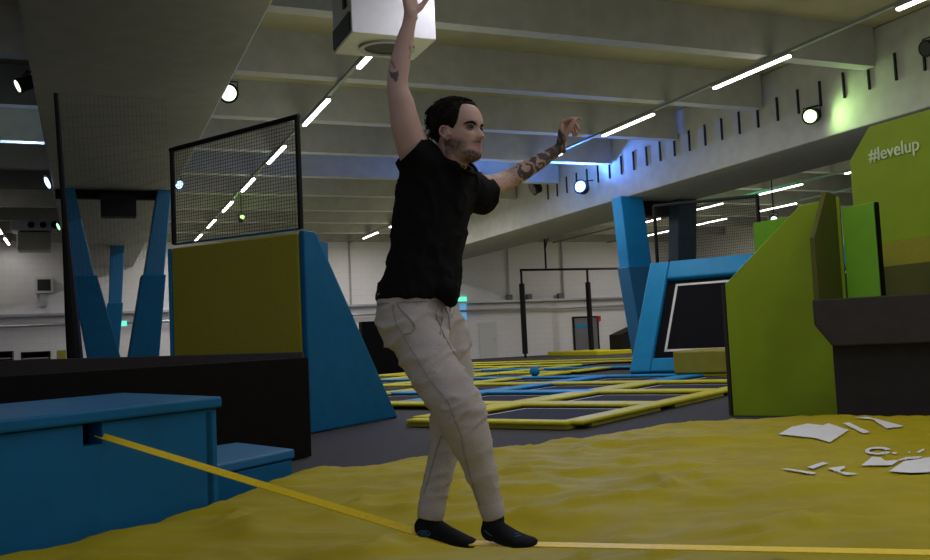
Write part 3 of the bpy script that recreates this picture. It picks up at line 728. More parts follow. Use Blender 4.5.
def finish(r, name, mats, parent, cols=None):
    base = wloc(parent); co = coords(r) - np.array(base); r.vertices.foreach_set('co', co.ravel())
    r.materials.clear()
    for m in mats: r.materials.append(M[m])
    for p in r.polygons: p.use_smooth = True
    if cols is not None:
        ca = r.color_attributes.new('pigment_shade', 'FLOAT_COLOR', 'POINT')
        ca.data.foreach_set('color', np.hstack([cols, np.ones((len(cols), 1))]).ravel())
    r.update(); o = bpy.data.objects.new(name, r); COL.objects.link(o); o.parent = parent
    return o
mk('cloth_black', (.0045, .0045, .0055), .9, .12, .25, 220, spec=.15)
mk('cloth_grey', (.48, .435, .405), .95, .10, .35, 260, spec=.1)
mk('cloth_seam', (.31, .28, .26), .95)
mk('cord', (.40, .37, .35), .9)
mk('sock', (.010, .010, .012), .9, .1, .2, 200, spec=.15)
mk('sock_blue', (.02, .12, .20), .8)
mk('hair', (.014, .0095, .008), .85, .3, 0, 60, spec=.12)
mk('eye_white_shaded', (.30, .27, .25), .5)  # dimmed to carry the shade of the eye socket
mk('iris', (.02, .013, .01), .2)
mk('nail', (.50, .33, .28), .35)
m = node_mat('skin', (.5, .3, .22), .55, spec=.3); M['skin'] = m
vc = m.node_tree.nodes.new('ShaderNodeVertexColor'); vc.layer_name = 'pigment_shade'
m.node_tree.links.new(vc.outputs[0], m.node_tree.nodes['Principled BSDF'].inputs['Base Color'])
m.node_tree.nodes['Principled BSDF'].inputs['Subsurface Weight'].default_value = .06
m.node_tree.nodes['Principled BSDF'].inputs['Subsurface Scale'].default_value = .01

man = thing('person', at(440, 541, 3.6), 'person in black t-shirt and grey joggers balancing on the yellow line with one arm raised', 'person')
# ---- torso rings shared by body and shirt
LAT0 = Vector((.707, .707, 0)); LAT1 = (at(475, 185, 3.72) - at(415, 158, 3.46)).normalized()
def trings(scale=1., rows=None):
    out = []
    for (px, py, Y, a, bb, t) in rows:
        la = LAT0.lerp(LAT1, t).normalized(); c = at(px, py, Y)
        fw = ZX.cross(la).normalized() * -1
        out.append((c, la * a * scale, fw * bb * scale))
    return out
TR = [(417.5, 300, 3.60, .186, .144, 0), (418, 293, 3.60, .186, .144, 0), (421, 280, 3.60, .180, .138, .05), (426, 258, 3.595, .168, .126, .1), (429, 238, 3.59, .168, .126, .25),
      (433, 214, 3.585, .176, .126, .5), (437, 192, 3.585, .186, .122, .8), (441, 174, 3.585, .180, .108, 1), (444, 161, 3.585, .150, .085, 1), (447, 152, 3.58, .10, .07, 1), (449, 147, 3.575, .066, .06, .9)]
# ---- hands
def hand(b, wrist, X, palm, right, curls, thumb=(.55, .62, -.35), sc=1., nails=None):
    X = X.normalized(); n = (palm - X * palm.dot(X)).normalized()
    T = X.cross(n) if right else n.cross(X)           # thumb side
    Zb = -n
    def p(x, y, z): return wrist + (X * x + T * y + Zb * z) * sc
    rg = []
    for x, w, t, yo in ((-.02, .028, .021, 0), (.0, .029, .019, 0), (.02, .034, .018, .001), (.045, .040, .016, .001), (.07, .043, .0145, 0), (.09, .041, .012, -.001), (.099, .036, .008, -.001)):
        rg.append((p(x, yo, 0), T * w * sc, Zb * t * sc))
    loft(b, rg, 24, 2.6)
    for k, (y0, L, r, dx) in enumerate(((.030, .076, .0085, .0), (.0105, .083, .0088, .004), (-.0105, .078, .0083, .001), (-.030, .060, .0073, -.008))):
        cu = curls[k]; pts = [p(.062 + dx, y0 * .85, 0)]; ang = 0; cur = (.092 + dx, 0.)
        pts.append(p(cur[0], y0, 0)); rr = [r * 1.12, r * 1.1]; spread = (y0) * .10
        yy = y0
        for seg, (fl, cr) in enumerate(zip((.44, .30, .26), cu)):
            ang += math.radians(cr)
            nx = (cur[0] + math.cos(ang) * fl * L, cur[1] - math.sin(ang) * fl * L)
            yy += spread * .3 * 1.0
            pts.append(p((cur[0] + nx[0]) / 2, yy, (cur[1] + nx[1]) / 2)); rr.append(r * (1.0 - .08 * seg))
            pts.append(p(nx[0], yy, nx[1])); rr.append(r * (1.03 - .1 * seg)); cur = nx
        limb3(b, pts, [q * sc for q in rr], 12, 2)
        if nails is not None:
            dirv = (pts[-1] - pts[-2]).normalized(); up = dirv.cross(T).normalized()
            if up.dot(Zb * math.cos(ang) + X * math.sin(ang)) < 0: up = -up
            nails.append((pts[-1] - dirv * .001, dirv, up, r * sc))
    t0 = (.018, .022, -.004); d = Vector(thumb).normalized()
    q1 = Vector(t0) + d * .040; d2 = (d + Vector((.35, -.12, -.12))).normalized(); q2 = q1 + d2 * .032; q3 = q2 + (d2 + Vector((.25, -.15, -.1))).normalized() * .026
    limb3(b, [p(*t0), p(*((Vector(t0) + q1) / 2)), p(*q1), p(*q2), p(*q3)], [.0155 * sc, .015 * sc, .0112 * sc, .0105 * sc, .0085 * sc], 14, 2)
# ---- head
HS = 1.08
HF = Vector((.83, -.555, -.03)).normalized(); HU = Vector((-.02, 0, 1)); HU = (HU - HF * HU.dot(HF)).normalized(); HR = HF.cross(HU).normalized()
HC = at(457.5, 131.8, 3.50) - HU * .115 * HS
def hp(f, s, z): return HC + (HF * f + HR * s + HU * z) * HS      # forward, right, up from chin
prof = [  # z, front, back, half width
    (-.004, .062, .030, .012), (.002, .080, .012, .026), (.012, .091, -.004, .036), (.028, .095, -.030, .047), (.045, .091, -.052, .054), (.060, .0925, -.066, .0595), (.078, .092, -.078, .064),
    (.095, .0915, -.088, .068), (.115, .088, -.096, .0715), (.135, .095, -.101, .074), (.155, .0955, -.103, .0765), (.175, .090, -.101, .0765), (.195, .078, -.094, .072), (.212, .060, -.080, .062), (.225, .036, -.058, .046), (.233, .010, -.030, .026), (.235, -.008, -.014, .008)]
pz = np.array([p[0] for p in prof])
def hprof(z): return [float(np.interp(z, pz, [p[k] for p in prof])) for k in (1, 2, 3)]
def g(x, s): return math.exp(-(x * x) / (2 * s * s))
def face_off(s, z):
    """forward displacement for front-facing points"""
    o = 0
    if z < .132 and z > .062:
        t = (.127 - z) / .046; tt = min(max(t, 0), 1.)
        base = (.006 + .020 * tt) if z > .081 else .026 * max(0, 1 - (.081 - z) / .009)
        o += base * g(s, .0065 + .0030 * tt)
        o += .006 * g(abs(s) - .0110, .0050) * g(z - .083, .006)      # nostril wings
    o -= .0125 * (g(s - .031, .015) + g(s + .031, .015)) * g(z - .1165, .0105)
    o += .0045 * (g(abs(s) - .028, .02)) * g(z - .137, .008)
    o += .0055 * g(s, .017) * g(z - .0545, .0042) + .006 * g(s, .015) * g(z - .0440, .0045) - .0035 * g(s, .02) * g(z - .0492, .0018)
    o -= .004 * g(s, .014) * g(z - .034, .005)
    o += .006 * g(s, .016) * g(z - .017, .010)
    o += .003 * g(abs(s) - .045, .014) * g(z - .088, .014)
    return o
def head_pt(th, z, extra=0.):
    f, bk, w = hprof(z); cy = (f + bk) / 2; ry = (f - bk) / 2
    c, s_ = math.cos(th), math.sin(th); ex = 2.25
    ca = abs(c) ** (2 / ex) * (1 if c > 0 else -1); sa = abs(s_) ** (2 / ex) * (1 if s_ > 0 else -1)
    ff = cy + (ry + extra) * ca; ss = (w + extra) * sa
    if c > 0: ff += face_off(ss, z) * min(1, c * 2.2)
    return ff, ss, z
def build_head(b):
    n = 120; zs = list(np.linspace(-.004, .235, 92)); o = len(b.v)
    for z in zs:
        for k in range(n):
            b.v.append(hp(*head_pt(2 * math.pi * k / n, z)))
    for i in range(len(zs) - 1):
        for k in range(n):
            k2 = (k + 1) % n; b.f.append([o + i * n + k, o + i * n + k2, o + (i + 1) * n + k2, o + (i + 1) * n + k]); b.m.append(0)
    b.f.append([o + k for k in range(n)][::-1]); b.m.append(0); b.f.append([o + (len(zs) - 1) * n + k for k in range(n)]); b.m.append(0)
    for sd in (1, -1):                                # ears: rim, lobe, concha
        rim = [hp(.006 + f, sd * (.0745 + o_), z - .013) for f, o_, z in ((.004, .0, .088), (-.002, .004, .084), (-.010, .008, .094), (-.020, .013, .108), (-.022, .015, .122), (-.015, .013, .134), (-.004, .008, .136), (.004, .002, .128), (.006, 0, .118))]
        limb3(b, rim, [.0045, .0055, .005, .0045, .0045, .0045, .004, .0035, .003], 10, 3)
        loft(b, [(hp(-.001, sd * .066, .096), HF * .011, HU * .021), (hp(-.0015, sd * .0785, .097), HF * .012, HU * .022)], 16)
        limb3(b, [hp(.014, sd * .074, .092), hp(.012, sd * .078, .099)], [.004, .003], 8, 2)

body = MB()
build_head(body)
limb3(body, [at(450, 174, 3.58), at(452, 161, 3.56), hp(-.022, 0, .03), hp(-.02, 0, .075)], [.066, .060, .058, .060], 28)
limb3(body, [at(461, 166, 3.54), hp(.008, 0, .012), hp(.018, 0, .03)], [.026, .032, .03], 16)
loft(body, trings(.86, TR), 32)
# right arm (raised, nearer the camera)
RA = [(432, 172, 3.53, .062), (418, 158, 3.47, .068), (407, 130, 3.43, .059), (402, 106, 3.415, .050), (397.5, 86, 3.41, .0405), (399.5, 66, 3.41, .0395), (404, 44, 3.41, .034), (409, 24, 3.41, .0262), (410.5, 14, 3.41, .026)]
limb(body, RA)
nails = []
w = at(411, 14, 3.41)
hand(body, w, Vector((-.05, .05, 1)), Vector((.75, -.55, -.1)), True, ((18, 25, 15), (22, 28, 18), (28, 32, 20), (34, 34, 22)), nails=nails)
# left arm (stretched out to the right, farther away)
LA = [(457, 184, 3.66, .062), (474, 186, 3.73, .060), (489, 187, 3.83, .050), (505, 181, 3.93, .0435), (520, 173, 3.96, .0415), (537, 163, 3.98, .036), (551, 154, 4.0, .0285), (560, 148, 4.01, .025)]
limb(body, LA)
w2_ = at(561, 147, 4.01)
hand(body, w2_, Vector((.16, .0, 1)), Vector((.85, -.25, .1)), False, ((62, 24, 4), (82, 42, 22), (88, 50, 30), (90, 50, 30)), thumb=(.8, .30, -.5), sc=1.12, nails=nails)
# legs inside the trousers, ankles down into the feet
RL = [(410, 322, 3.54, .085), (420, 342, 3.52, .085), (434, 370, 3.48, .08), (452, 403, 3.43, .062), (464, 430, 3.43, .058), (478, 465, 3.46, .048), (488, 497, 3.49, .032), (492.5, 522, 3.502, .026)]
LL = [(436, 320, 3.67, .085), (446, 345, 3.67, .082), (451, 380, 3.66, .074), (450, 412, 3.64, .056), (445, 445, 3.64, .054), (439, 472, 3.64, .045), (432, 502, 3.62, .032), (429, 522, 3.617, .026)]
limb(body, RL); limb(body, LL)
LFT = [(424, 527, 3.62), (440, 533, 3.60), (458, 537.5, 3.575), (470, 540, 3.56)]
RFT = [(491, 531, 3.505), (503, 536, 3.46), (517, 539, 3.41), (528, 539.5, 3.375)]
limb(body, [(*LFT[0], .018), (*LFT[1], .014), (*LFT[2], .009)])
limb(body, [(*RFT[0], .018), (*RFT[1], .014), (*RFT[2], .009)])
bmesh_ = remesh(body, .0036, 3)
co = coords(bmesh_)
# pigments: skin tone, lips, beard, tattoos, plus painted eye socket shade
base = np.array([.56, .36, .29]); colr = np.tile(base, (len(co), 1))
rel = (co - np.array(HC)) / HS
fz, fs_, ff_ = rel @ np.array(HU), rel @ np.array(HR), rel @ np.array(HF)
ishead = (fz > -.03) & (fz < .25) & (np.abs(fs_) < .1) & (ff_ > -.13) & (ff_ < .14)
def G_(x, s): return np.exp(-(x * x) / (2 * s * s))
def blend(mask, c, arr):
    m_ = np.clip(mask, 0, 1)[:, None]; return arr * (1 - m_) + np.array(c) * m_
lip = ishead * (ff_ > .08) * np.clip(G_(fs_, .017) * G_(fz - .0495, .0068) * 1.3, 0, 1) * .8
moust = ishead * (ff_ > .075) * G_(np.abs(fs_) - .008, .017) * G_(fz - .0635, .0050)
chinb = ishead * (ff_ > .03) * (np.clip((.040 - fz) / .010, 0, 1)) * (np.clip((ff_ - .03) / .03, 0, 1)) * (1 - G_(fs_, .012) * G_(fz - .036, .003) * .3)
jaw = ishead * np.clip((.098 - (.085 - ff_) * -.1 - fz) / .03, 0, 1) * np.clip((np.abs(fs_) - .040) / .016, 0, 1) * (ff_ > -.02) * (fz < .12) * np.clip((.075 - fz + .35 * (.07 - ff_)) / .02, 0, 1)
nz = np.array([.75 + .5 * mn.noise(Vector(p) * 160) if h else 0 for p, h in zip(co, ishead)])
beard = np.clip(np.maximum(np.maximum(moust * 1.5, chinb * 1.0), jaw * .95) * nz, 0, .93)
colr = blend(ishead * G_(np.abs(fs_) - .042, .018) * G_(fz - .085, .016) * (ff_ > .04) * .25, (.52, .22, .17), colr)
colr = blend(lip, (.36, .13, .11), colr); colr = blend(beard, (.045, .028, .022), colr)
socket_shade = ishead * (ff_ > .06) * (G_(np.abs(fs_) - .031, .012) * G_(fz - .1165, .0065)) * .6
colr = blend(socket_shade, (.22, .12, .10), colr)  # shade of the eye sockets painted into the skin
def seg_param(a, b_):
    a = np.array(a); b_ = np.array(b_); d = b_ - a; L = np.linalg.norm(d); t = ((co - a) @ d) / L / L
    return t, np.linalg.norm(co - a - np.outer(t, d), axis=1)
t, dist = seg_param(at(493, 186, 3.86), at(562, 147, 4.01))
m_ = (t > -.05) & (t < 1.02) & (dist < .09); ids = np.where(m_)[0]
tat = np.zeros(len(co))
for i in ids:
    p = Vector(co[i]); d_ = mn.noise_vector(p * 22) * .012
    a1 = mn.fractal((p + d_) * 38, 1., 2.2, 3); q = (p + d_)
    band = math.sin((t[i] * 44) + 5.5 * mn.noise(p * 30) + 3 * mn.noise(p * 9 + Vector((3, 1, 2))))
    v_ = 0
    if t[i] > .34: v_ = 1 if band > -.15 and a1 > -.35 else (.3 if a1 > .1 else .08)
    else: v_ = .55 if abs(a1) < .07 else .12
    if t[i] > .78: v_ = max(v_, .55 + .35 * (a1 > -.1))
    tat[i] = v_
colr = blend(tat * .9, (.035, .035, .045), colr)
_rm = np.array(RM.to_3x3()); cl = (co - np.array(CAMLOC)) @ _rm
pxx = CX + FOC * cl[:, 0] / -cl[:, 2]; pyy = CY - FOC * cl[:, 1] / -cl[:, 2]
nb = normals(bmesh_); facing = (nb * (np.array(CAMLOC) - co)).sum(1) > 0
def inpoly(poly):
    ins = np.zeros(len(co), bool)
    for k in range(len(poly)):
        (ax, ay), (bx, by) = poly[k], poly[(k + 1) % len(poly)]
        ins ^= ((ay > pyy) != (by > pyy)) & (pxx < (bx - ax) * (pyy - ay) / (by - ay + 1e-9) + ax)
    return (ins & facing & (co[:, 1] < 3.5)).astype(float)
tri = inpoly([(388.5, 70), (392, 72.5), (398.5, 71), (398, 80), (395.5, 82), (391, 77)])
lines = np.maximum(inpoly([(390, 60), (393, 61), (396, 68), (393.5, 69)]), inpoly([(408.5, 46), (410.5, 45), (411.5, 52), (410.5, 59), (409, 59), (410, 52)]))
colr = blend(np.maximum(tri * .85, lines * .5), (.05, .05, .07), colr)
finish(bmesh_, 'body', ['skin'], man, colr)
bo = [c for c in man.children if c.name.startswith('body')][0]
bo['label'] = 'bare arms with dark tattoos, head with short beard'
# nails
for c, dv, up, r in nails:
    b = MB(); sd = dv.cross(up).normalized()
    loft(b, [(c + up * r * .80, sd * r * .75, dv * r * .95), (c + up * r * 1.02, sd * r * .55, dv * r * .8)], 12)
    b.build('fingernail', 'nail', man, smooth=True)
# eyes and brows
for sd in (1, -1):
    b = MB(); c = hp(.0745, sd * .031, .1165)
    rg = [(c + HU * (.0118 * HS * math.sin(a_)), HF * (.0118 * HS * math.cos(a_)), HR * (.0118 * HS * math.cos(a_))) for a_ in np.linspace(-1.4, 1.4, 11)]
    loft(b, rg, 16); e = b.build('eyeball', 'eye_white_shaded', man, smooth=True)
    b = MB(); gz = (HF * 1 + HR * 0).normalized()
    q = c + gz * .0108 * HS
    loft(b, [(q - gz * .002, HR * .0072 * HS, HU * .0072 * HS), (q + gz * .0012, HR * .0064 * HS, HU * .0064 * HS)], 14); b.build('iris', 'iris', e, smooth=True)
    b = MB()
    for up_, zz, rr in ((1, .1205, .0030), (-1, .1125, .0018)):
        limb3(b, [hp(.0745 + .0095 * math.cos(a_ * 1.25), sd * (.031 + .0145 * math.sin(a_)), .1165 + (zz - .1165) * math.cos(a_ * .95)) for a_ in np.linspace(-1.1, 1.1, 6)], [rr * .7, rr, rr * 1.1, rr * 1.1, rr, rr * .7], 8, 2)
    b.build('eyelid', 'hair', man, smooth=True)
    b = MB()
    pts = [(.012, .1275), (.022, .1310), (.033, .1335), (.045, .1310), (.052, .1255)]
    P_ = []
    for s_, z_ in pts:
        f, bk, w_ = hprof(z_); th = math.asin(min(1, s_ / w_)); p_ = head_pt(th, z_); P_.append(hp(p_[0] + .0005, sd * p_[1], z_))
    limb3(b, P_, [.0032, .0044, .0044, .0036, .0018], 8, 3); b.build('eyebrow', 'hair', man, smooth=True)
# ---- hair
b = MB()
def hairline(th):   # lowest z of hair for direction th (0 = face front)
    a = abs((th + math.pi) % (2 * math.pi) - math.pi)
    return float(np.interp(a, [0, .4, .72, .90, 1.02, 1.12, 1.26, 1.36, 1.5, 1.7, 1.85, 2.2, 3.15], [.203, .203, .200, .184, .158, .132, .112, .116, .126, .120, .095, .078, .070]))
n = 110; zs = np.linspace(0, 1, 46); o = 0; ringv = []
for j, u_ in enumerate(zs):
    for k in range(n):
        th = 2 * math.pi * k / n; z0 = hairline(th); z = z0 + (.2345 - z0) * (u_ ** .8)
        th_ = min(1, u_ * 7 + .12); ex = .0065 * th_ + .004 * mn.noise(Vector((math.cos(th) * 9, math.sin(th) * 9, z * 30))) * th_ + .0022 * mn.noise(Vector((math.cos(th) * 22, math.sin(th) * 22, z * 90))) * th_
        ff, ss, zz = head_pt(th, z, ex); up_ = .010 * (u_ ** 3)
        b.v.append(hp(ff, ss, zz + up_))
for j in range(len(zs) - 1):
    for k in range(n):
        k2 = (k + 1) % n; b.f.append([j * n + k, j * n + k2, (j + 1) * n + k2, (j + 1) * n + k]); b.m.append(0)
b.f.append([(len(zs) - 1) * n + k for k in range(n)]); b.m.append(0)
random.seed(11)
def curl(b, p, d, L, rad, r):
    d = d.normalized(); a = d.orthogonal().normalized(); c = d.cross(a); ph = random.random() * 6; pts = []; tw = random.choice((-1, 1)) * random.uniform(1.6, 2.6)
    for s in range(14):
        t_ = s / 13; an = ph + tw * t_ * 2 * math.pi
        pts.append(p + d * L * t_ - HU * .012 * t_ * t_ + (a * math.cos(an) + c * math.sin(an)) * rad * (.5 + .5 * t_))
    b.tube(pts, [r * (1 - .55 * (s / 13)) for s in range(14)], 6)
bun = hp(-.080, .006, .184)
for k in range(150):                                  # gathered curls at the back
    v = Vector((random.gauss(0, 1), random.gauss(0, 1), random.gauss(0, 1))).normalized()
    if v.dot(HF) > .55: v = v - HF * 1.2 * v.dot(HF); v.normalize()
    p = bun + Vector(((v.dot(HF)) * 0, 0, 0)) + (HF * v.dot(HF) * .026 + HR * v.dot(HR) * .034 + HU * v.dot(HU) * .034)
    curl(b, p, v + Vector((random.uniform(-.5, .5), random.uniform(-.5, .5), random.uniform(-.4, .4))), random.uniform(.014, .034), random.uniform(.004, .008), random.uniform(.0022, .0036))
for k in range(330):                                  # loose curls over crown and sides
    th = random.uniform(-math.pi, math.pi); a = abs(th); z0 = hairline(th)
    z = random.uniform(max(z0 + .012, .10 if a > 1.5 else z0), .233)
    if a < 1.15 and z < .208: continue
    ff, ss, zz = head_pt(th, min(z, .232), .008); p = hp(ff, ss, zz + .004)
    dr = (-HF * 1.0 + HU * random.uniform(-.1, .6) + HR * random.uniform(-.4, .4))
    curl(b, p, dr, random.uniform(.010, .022), random.uniform(.004, .007), random.uniform(.002, .0034))
bc = bun
limb3(b, [hp(-.05, .004, .178), hp(-.080, .006, .184), hp(-.098, .006, .182)], [.046, .038, .026], 20, 3)
b.build('hair', 'hair', man, smooth=True)
# ---- shirt
cB, cN, cF, cX = at(444, 149, 3.61), at(452.5, 162, 3.485), at(475, 174, 3.47), at(467, 160, 3.61)
cC = (cB + cN + cF + cX) / 4; cA_, cB_ = (cX - cN) / 2, (cF - cB) / 2
b = MB(); loft(b, trings(1., TR[:8]) + trings(1., [(446, 166, 3.58, .150, .090, 1)]) + [(cC - (cA_.cross(cB_)).normalized() * -.012, cA_ * 1.12, cB_ * 1.12), (cC, cA_, cB_)], 36)
limb(b, [(436, 176, 3.55, .09), (425, 166, 3.50, .090), (414, 155, 3.46, .083), (409, 147.5, 3.445, .078)])
limb(b, [(450, 182, 3.64, .088), (464, 187, 3.69, .090), (477, 194, 3.76, .086), (486, 197, 3.80, .082)])
limb(b, [(386, 292, 3.58, .034), (384, 298, 3.575, .022)]); limb(b, [(446, 292, 3.50, .05), (450, 300, 3.50, .032)])
r = remesh(b, .0075, 8)
co = coords(r); nn = normals(r); a_ax = np.array(HU)
dsp = np.zeros(len(co))
for i, p in enumerate(co):
    P_ = Vector((p[0] + .45 * p[2], p[1] - .25 * p[2], p[2] * .55))
    rg_ = 1 - abs(mn.fractal(P_ * 7.5, 1, 2, 2)) * 2.6
    dsp[i] = .011 * max(0, rg_) ** 2 - .004 + .003 * mn.noise(Vector(p) * 25)
co = co + nn * dsp[:, None]
# crew neck: trim what rises above the collar, cut the sleeve ends flat

r.vertices.foreach_set('co', co.ravel()); r.update()
bm = bmesh.new(); bm.from_mesh(r)
def cut(c, nrm, rad):
    fs_sel = [f for f in bm.faces if (f.calc_center_median() - c).length < rad]
    ge = set(fs_sel)
    for f in fs_sel: ge.update(f.edges); ge.update(f.verts)
    bmesh.ops.bisect_plane(bm, geom=list(ge), plane_co=c, plane_no=nrm.normalized(), clear_outer=True)
cut(at(410, 149.5, 3.445), at(394, 133, 3.42) - at(410, 149.5, 3.445), .15)
cut(at(487, 196, 3.80), at(505, 201, 3.87) - at(487, 196, 3.80), .13)
bm.to_mesh(r); bm.free()
sh = finish(r, 'shirt', ['cloth_black'], man); sh['label'] = 'plain black t-shirt'
md = sh.modifiers.new('thick', 'SOLIDIFY'); md.thickness = .003; md.offset = -1
# collar ring
b = MB(); pts = [cC + cA_ * 1.02 * math.cos(a_) + cB_ * 1.02 * math.sin(a_) for a_ in np.linspace(0, 2 * math.pi, 37)]
b.tube(pts, .0065, 8, cap=False); b.build('collar', 'cloth_black', sh, smooth=True)
# ---- trousers
RLt = [(411, 318, 3.545, .112), (420, 342, 3.525, .112), (434, 370, 3.485, .105), (455, 402, 3.425, .100), (467, 430, 3.43, .089), (479, 465, 3.46, .068), (487, 492, 3.485, .054), (491, 508, 3.497, .049)]
LLt = [(435, 318, 3.665, .108), (446, 345, 3.665, .098), (451, 378, 3.66, .091), (450, 410, 3.645, .080), (446, 443, 3.64, .068), (440, 470, 3.635, .059), (434, 496, 3.625, .054), (431, 510, 3.615, .054)]
b = MB()
loft(b, trings(1., [(417, 293, 3.60, .170, .126, 0), (417, 300, 3.60, .172, .128, 0), (417, 312, 3.60, .182, .138, 0), (418, 326, 3.60, .184, .140, 0), (422, 342, 3.60, .172, .125, 0), (427, 352, 3.60, .14, .10, 0)]), 36)
limb(b, RLt); limb(b, LLt)
r = remesh(b, .008, 10)
co = coords(r); nn = normals(r); dsp = np.zeros(len(co))
zk = at(455, 405, 3.44).z; za_ = at(490, 510, 3.5).z; zw = at(417, 300, 3.6).z
for i, p in enumerate(co):
    P = Vector(p); z = p[2]
    A1 = Vector((P.x * 1.0 + P.z * .75, P.y, P.z * 1.1 - P.x * .6)) ; A1 = Vector((A1.x * 4, A1.y * 4, A1.z * 9))
    f1 = max(0, 1 - abs(mn.fractal(A1, 1, 2, 2)) * 2.4) ** 2
    A2 = Vector((P.x * 5, P.y * 5, P.z * 17)); f2 = max(0, 1 - abs(mn.noise(A2)) * 2.2) ** 2
    hip = math.exp(-((z - (zw - .14)) / .13) ** 2); knee = math.exp(-((z - zk) / .09) ** 2); ank = math.exp(-((z - za_ - .06) / .09) ** 2)
    dsp[i] = .013 * f1 * (.30 + .9 * hip + .5 * knee) + .009 * f2 * (.5 * knee + .8 * ank) - .004 + .0025 * mn.noise(P * 22)
co = co + nn * dsp[:, None]
r.vertices.foreach_set('co', co.ravel()); r.update()
bvh = BVHTree.FromPolygons([Vector(c) for c in co], [tuple(p.vertices) for p in r.polygons])
def snap(px, py, off=.002):
    d = ray(px, py).normalized(); h = bvh.ray_cast(CAMLOC, d)
    return (h[0] + h[1] * off) if h[0] is not None else at(px, py, 3.5)
def snap_line(pts, k=5):
    out = []
    for i in range(len(pts) - 1):
        for s in range(k): out.append(snap(pts[i][0] + (pts[i + 1][0] - pts[i][0]) * s / k, pts[i][1] + (pts[i + 1][1] - pts[i][1]) * s / k))
    out.append(snap(*pts[-1])); return out
seam1 = snap_line([(411, 348), (420, 363), (430, 380), (441, 393), (449, 403), (455, 420), (461, 434), (466, 462), (474, 488), (480, 505)])
seam2 = snap_line([(393, 304), (394, 314), (397, 325), (404, 336), (411, 348)])
pocket = snap_line([(397, 303), (402, 311), (409, 318), (414, 324), (415, 329), (411, 333), (404, 334)])
seam3 = snap_line([(441, 436), (436, 452), (430, 474), (424, 494)])
fly = snap_line([(437, 318), (444, 336), (450, 347), (457, 358)])
tr = finish(r, 'trousers', ['cloth_grey'], man); tr['label'] = 'light grey jogging trousers'
MB().tube(seam1, .0022, 6).build('side_seam', 'cloth_seam', tr); MB().tube(seam2, .0022, 6).build('side_seam', 'cloth_seam', tr)
MB().tube(pocket, .0026, 6).build('pocket_edge', 'cloth_seam', tr); MB().tube(seam3, .0018, 6).build('side_seam', 'cloth_seam', tr); MB().tube(fly, .002, 6).build('fly_seam', 'cloth_seam', tr)
b = MB()
for pl in ([(441, 301), (436, 312), (437, 320), (442, 316), (443, 303)], [(443, 302), (449, 300), (452, 306), (449, 314), (444, 306)], [(442, 302), (443, 314), (441, 326), (440, 334)], [(444, 302), (449, 318), (450, 330)]):
    b.tube(snap_line(pl, 4) if True else 0, .0032, 7)
b.build('drawstring', 'cord', tr, smooth=True)
def cuff(P, R0, name='cuff'):
    b = MB(); ax = (P[1] - P[0]).normalized(); a = ax.orthogonal().normalized(); c = ax.cross(a); rg = []; n = 72
    o = 0
    for i, (f, k_) in enumerate(((0, 1.04), (.1, 1.07), (.5, 1.03), (.9, 1.0), (1, .93))):
        cen = P[0].lerp(P[1], f)
        for k in range(n):
            an = 2 * math.pi * k / n; rr = R0 * k_ * (1 + .018 * (k % 2))
            b.v.append(cen + (a * math.cos(an) + c * math.sin(an)) * rr)
    for i in range(4):
        for k in range(n):
            k2 = (k + 1) % n; b.f.append([i * n + k, i * n + k2, (i + 1) * n + k2, (i + 1) * n + k]); b.m.append(0)
    b.f.append([4 * n + k for k in range(n)]); b.m.append(0)
    b.build(name, 'cloth_grey', tr, smooth=True)
cuff([at(489.5, 501, 3.492), at(494, 517, 3.50)], .0455); cuff([at(432.5, 502, 3.62), at(430, 519, 3.615)], .0515)
b = MB(); rg = trings(1., [(417, 293, 3.60, .172, .130, 0), (417, 303, 3.60, .1755, .1335, 0)])
n = 120; vs_ = []
for f in (0, .33, .66, 1):
    for k in range(n):
        an = 2 * math.pi * k / n; c = rg[0][0].lerp(rg[1][0], f); q = 1 + .008 * (k % 2)
        vs_.append(c + rg[1][1] * math.cos(an) * q + rg[1][2] * math.sin(an) * q)
b.add(vs_, [[i * n + k, i * n + (k + 1) % n, (i + 1) * n + (k + 1) % n, (i + 1) * n + k] for i in range(3) for k in range(n)]).build('waistband', 'cloth_grey', tr, smooth=True)
# ---- socks
def sock(ft, heel_r, top, label, patch):
    b = MB()
    P_ = [at(*p) for p in ft]; fwd = (P_[-1] - P_[0]).normalized(); up = (ZX - fwd * ZX.dot(fwd)).normalized(); sd = fwd.cross(up)
    L = (P_[-1] - P_[0]).length
    rg = []
    for s, w_, h_, dz in ((-.155, .012, .012, -.006), (-.13, .024, .024, -.002), (-.06, .031, .034, .004), (.1, .033, .036, .006), (.3, .034, .035, .004), (.5, .040, .028, -.004), (.7, .045, .022, -.009), (.86, .046, .018, -.012), (1., .043, .0155, -.013), (1.10, .034, .012, -.013), (1.15, .018, .007, -.013)):
        t_ = max(0, min(.999, s)) * (len(P_) - 1); i = int(t_); c = P_[i].lerp(P_[i + 1], t_ - i) + fwd * L * (s - max(0, min(1, s)))
        rg.append((c + up * (dz + .003), sd * w_ * 1.12, up * h_ * 1.18))
    loft(b, rg, 28, 2.2)
    limb(b, [(*ft[0], .040), (*top, .041)])
    r = remesh(b, .005, 5); co_ = coords(r)
    bv = BVHTree.FromPolygons([Vector(c) for c in co_], [tuple(p.vertices) for p in r.polygons])
    s_ = finish(r, 'sock', ['sock'], man); s_['label'] = label
    for nm, polys in patch:
        b = MB()
        for poly in polys:
            pts = []
            for x, y in poly:
                h = bv.ray_cast(CAMLOC, ray(x, y).normalized()); pts.append(h[0] + h[1] * .0015 if h[0] is not None else None)
            pts = [p for p in pts if p is not None]
            if len(pts) > 1: b.tube(pts, .0022, 6)
        if b.v: b.build(nm, 'sock_blue', s_)
ov = lambda cx, cy, rx, ry, n_=13: [(cx + rx * math.cos(2 * math.pi * k / (n_ - 1)), cy + ry * math.sin(2 * math.pi * k / (n_ - 1))) for k in range(n_)]
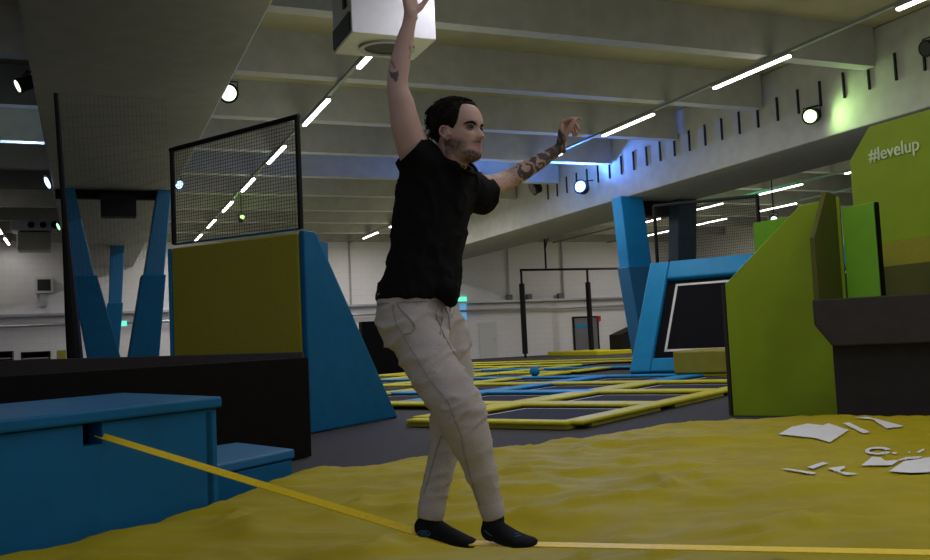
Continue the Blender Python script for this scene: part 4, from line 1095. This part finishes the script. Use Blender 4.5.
sock(LFT, .036, (430, 520, 3.615), 'black sock standing on the line, blue mark at the heel', [('heel_mark', [ov(424, 533.5, 6.5, 3), ov(424, 533.5, 3.5, 1.4), [(418, 533), (430, 535)]])])
sock(RFT, .036, (494, 519, 3.50), 'black sock stepping beside the line, blue mark over the toes', [('toe_mark', [[(514, 533), (517, 530), (521, 530.5), (519, 533.5), (515, 534.5)], [(515, 537), (521, 535.5), (524, 533.5)], [(516, 531.5), (522, 532)]]), ('heel_mark', [[(485, 531), (489, 534), (492, 536)]])])

# ------------------------------------------------------------------ the slackline
b = MB()
aL = Vector((-1.86, 4.49, .672)); aF = at(411, 530.5, 3.64); aM = at(446, 541.5, 3.585); aE = at(478, 543.5, 3.53); aR = at(930, 553, 3.0)
aZ = aR + (aR - aE) * .55
def strap(b, P, Wd, th=.003):
    rg = []
    for p, w_ in zip(P, Wd):
        n_ = w_.cross((P[-1] - P[0]).normalized()).normalized(); rg.append([p - w_ - n_ * th, p + w_ - n_ * th, p + w_ + n_ * th, p - w_ + n_ * th])
    vs = [q for r_ in rg for q in r_]; fs = []
    for i in range(len(P) - 1):
        for k in range(4): k2 = (k + 1) % 4; fs.append((4 * i + k, 4 * i + k2, 4 * i + 4 + k2, 4 * i + 4 + k))
    fs.append((3, 2, 1, 0)); m4 = 4 * (len(P) - 1); fs.append((m4, m4 + 1, m4 + 2, m4 + 3)); b.add(vs, fs)
ld = (aF - aL).normalized(); side = ld.cross(ZX).normalized() * -1
if side.y < 0: side = -side
wA = (side * .6 + ZX * .8).normalized() * .015
wB = (side * .9 + ZX * .35).normalized() * .021
wC = Vector((aR - aE).normalized().cross(ZX)); wC = -wC if wC.y < 0 else wC; wC = (wC.normalized() * .95 + ZX * .1).normalized() * .025
strap(b, [aL.lerp(aF, f) for f in np.linspace(0, 1, 14)] + [aM, aE] + [aE.lerp(aZ, f) for f in (.1, .4, .7, 1)],
      [wA.lerp(wB, f) for f in np.linspace(0, 1, 14)] + [wC] * 6)
o = b.build('slackline', 'webbing'); tag(o, 'bright yellow webbing line stretched from the blue platform under the feet', 'slackline')
t = thing('anchor_post', Vector((aZ.x, aZ.y, 0)), 'x', 'anchor')
t['label'] = 'dark anchor post holding the right end of the yellow line, out of frame'
b = MB().tube([Vector((aZ.x + .08, aZ.y - .04, 0)), Vector((aZ.x + .08, aZ.y - .04, .42))], .06, 14); b.build('post', 'black', t)
MB().tube([aZ + Vector((-.02, .04, -.03)), aZ + Vector((.03, -.02, .0)), aZ + Vector((.10, -.08, .03))], .02, 8).build('shackle', 'metal', t)
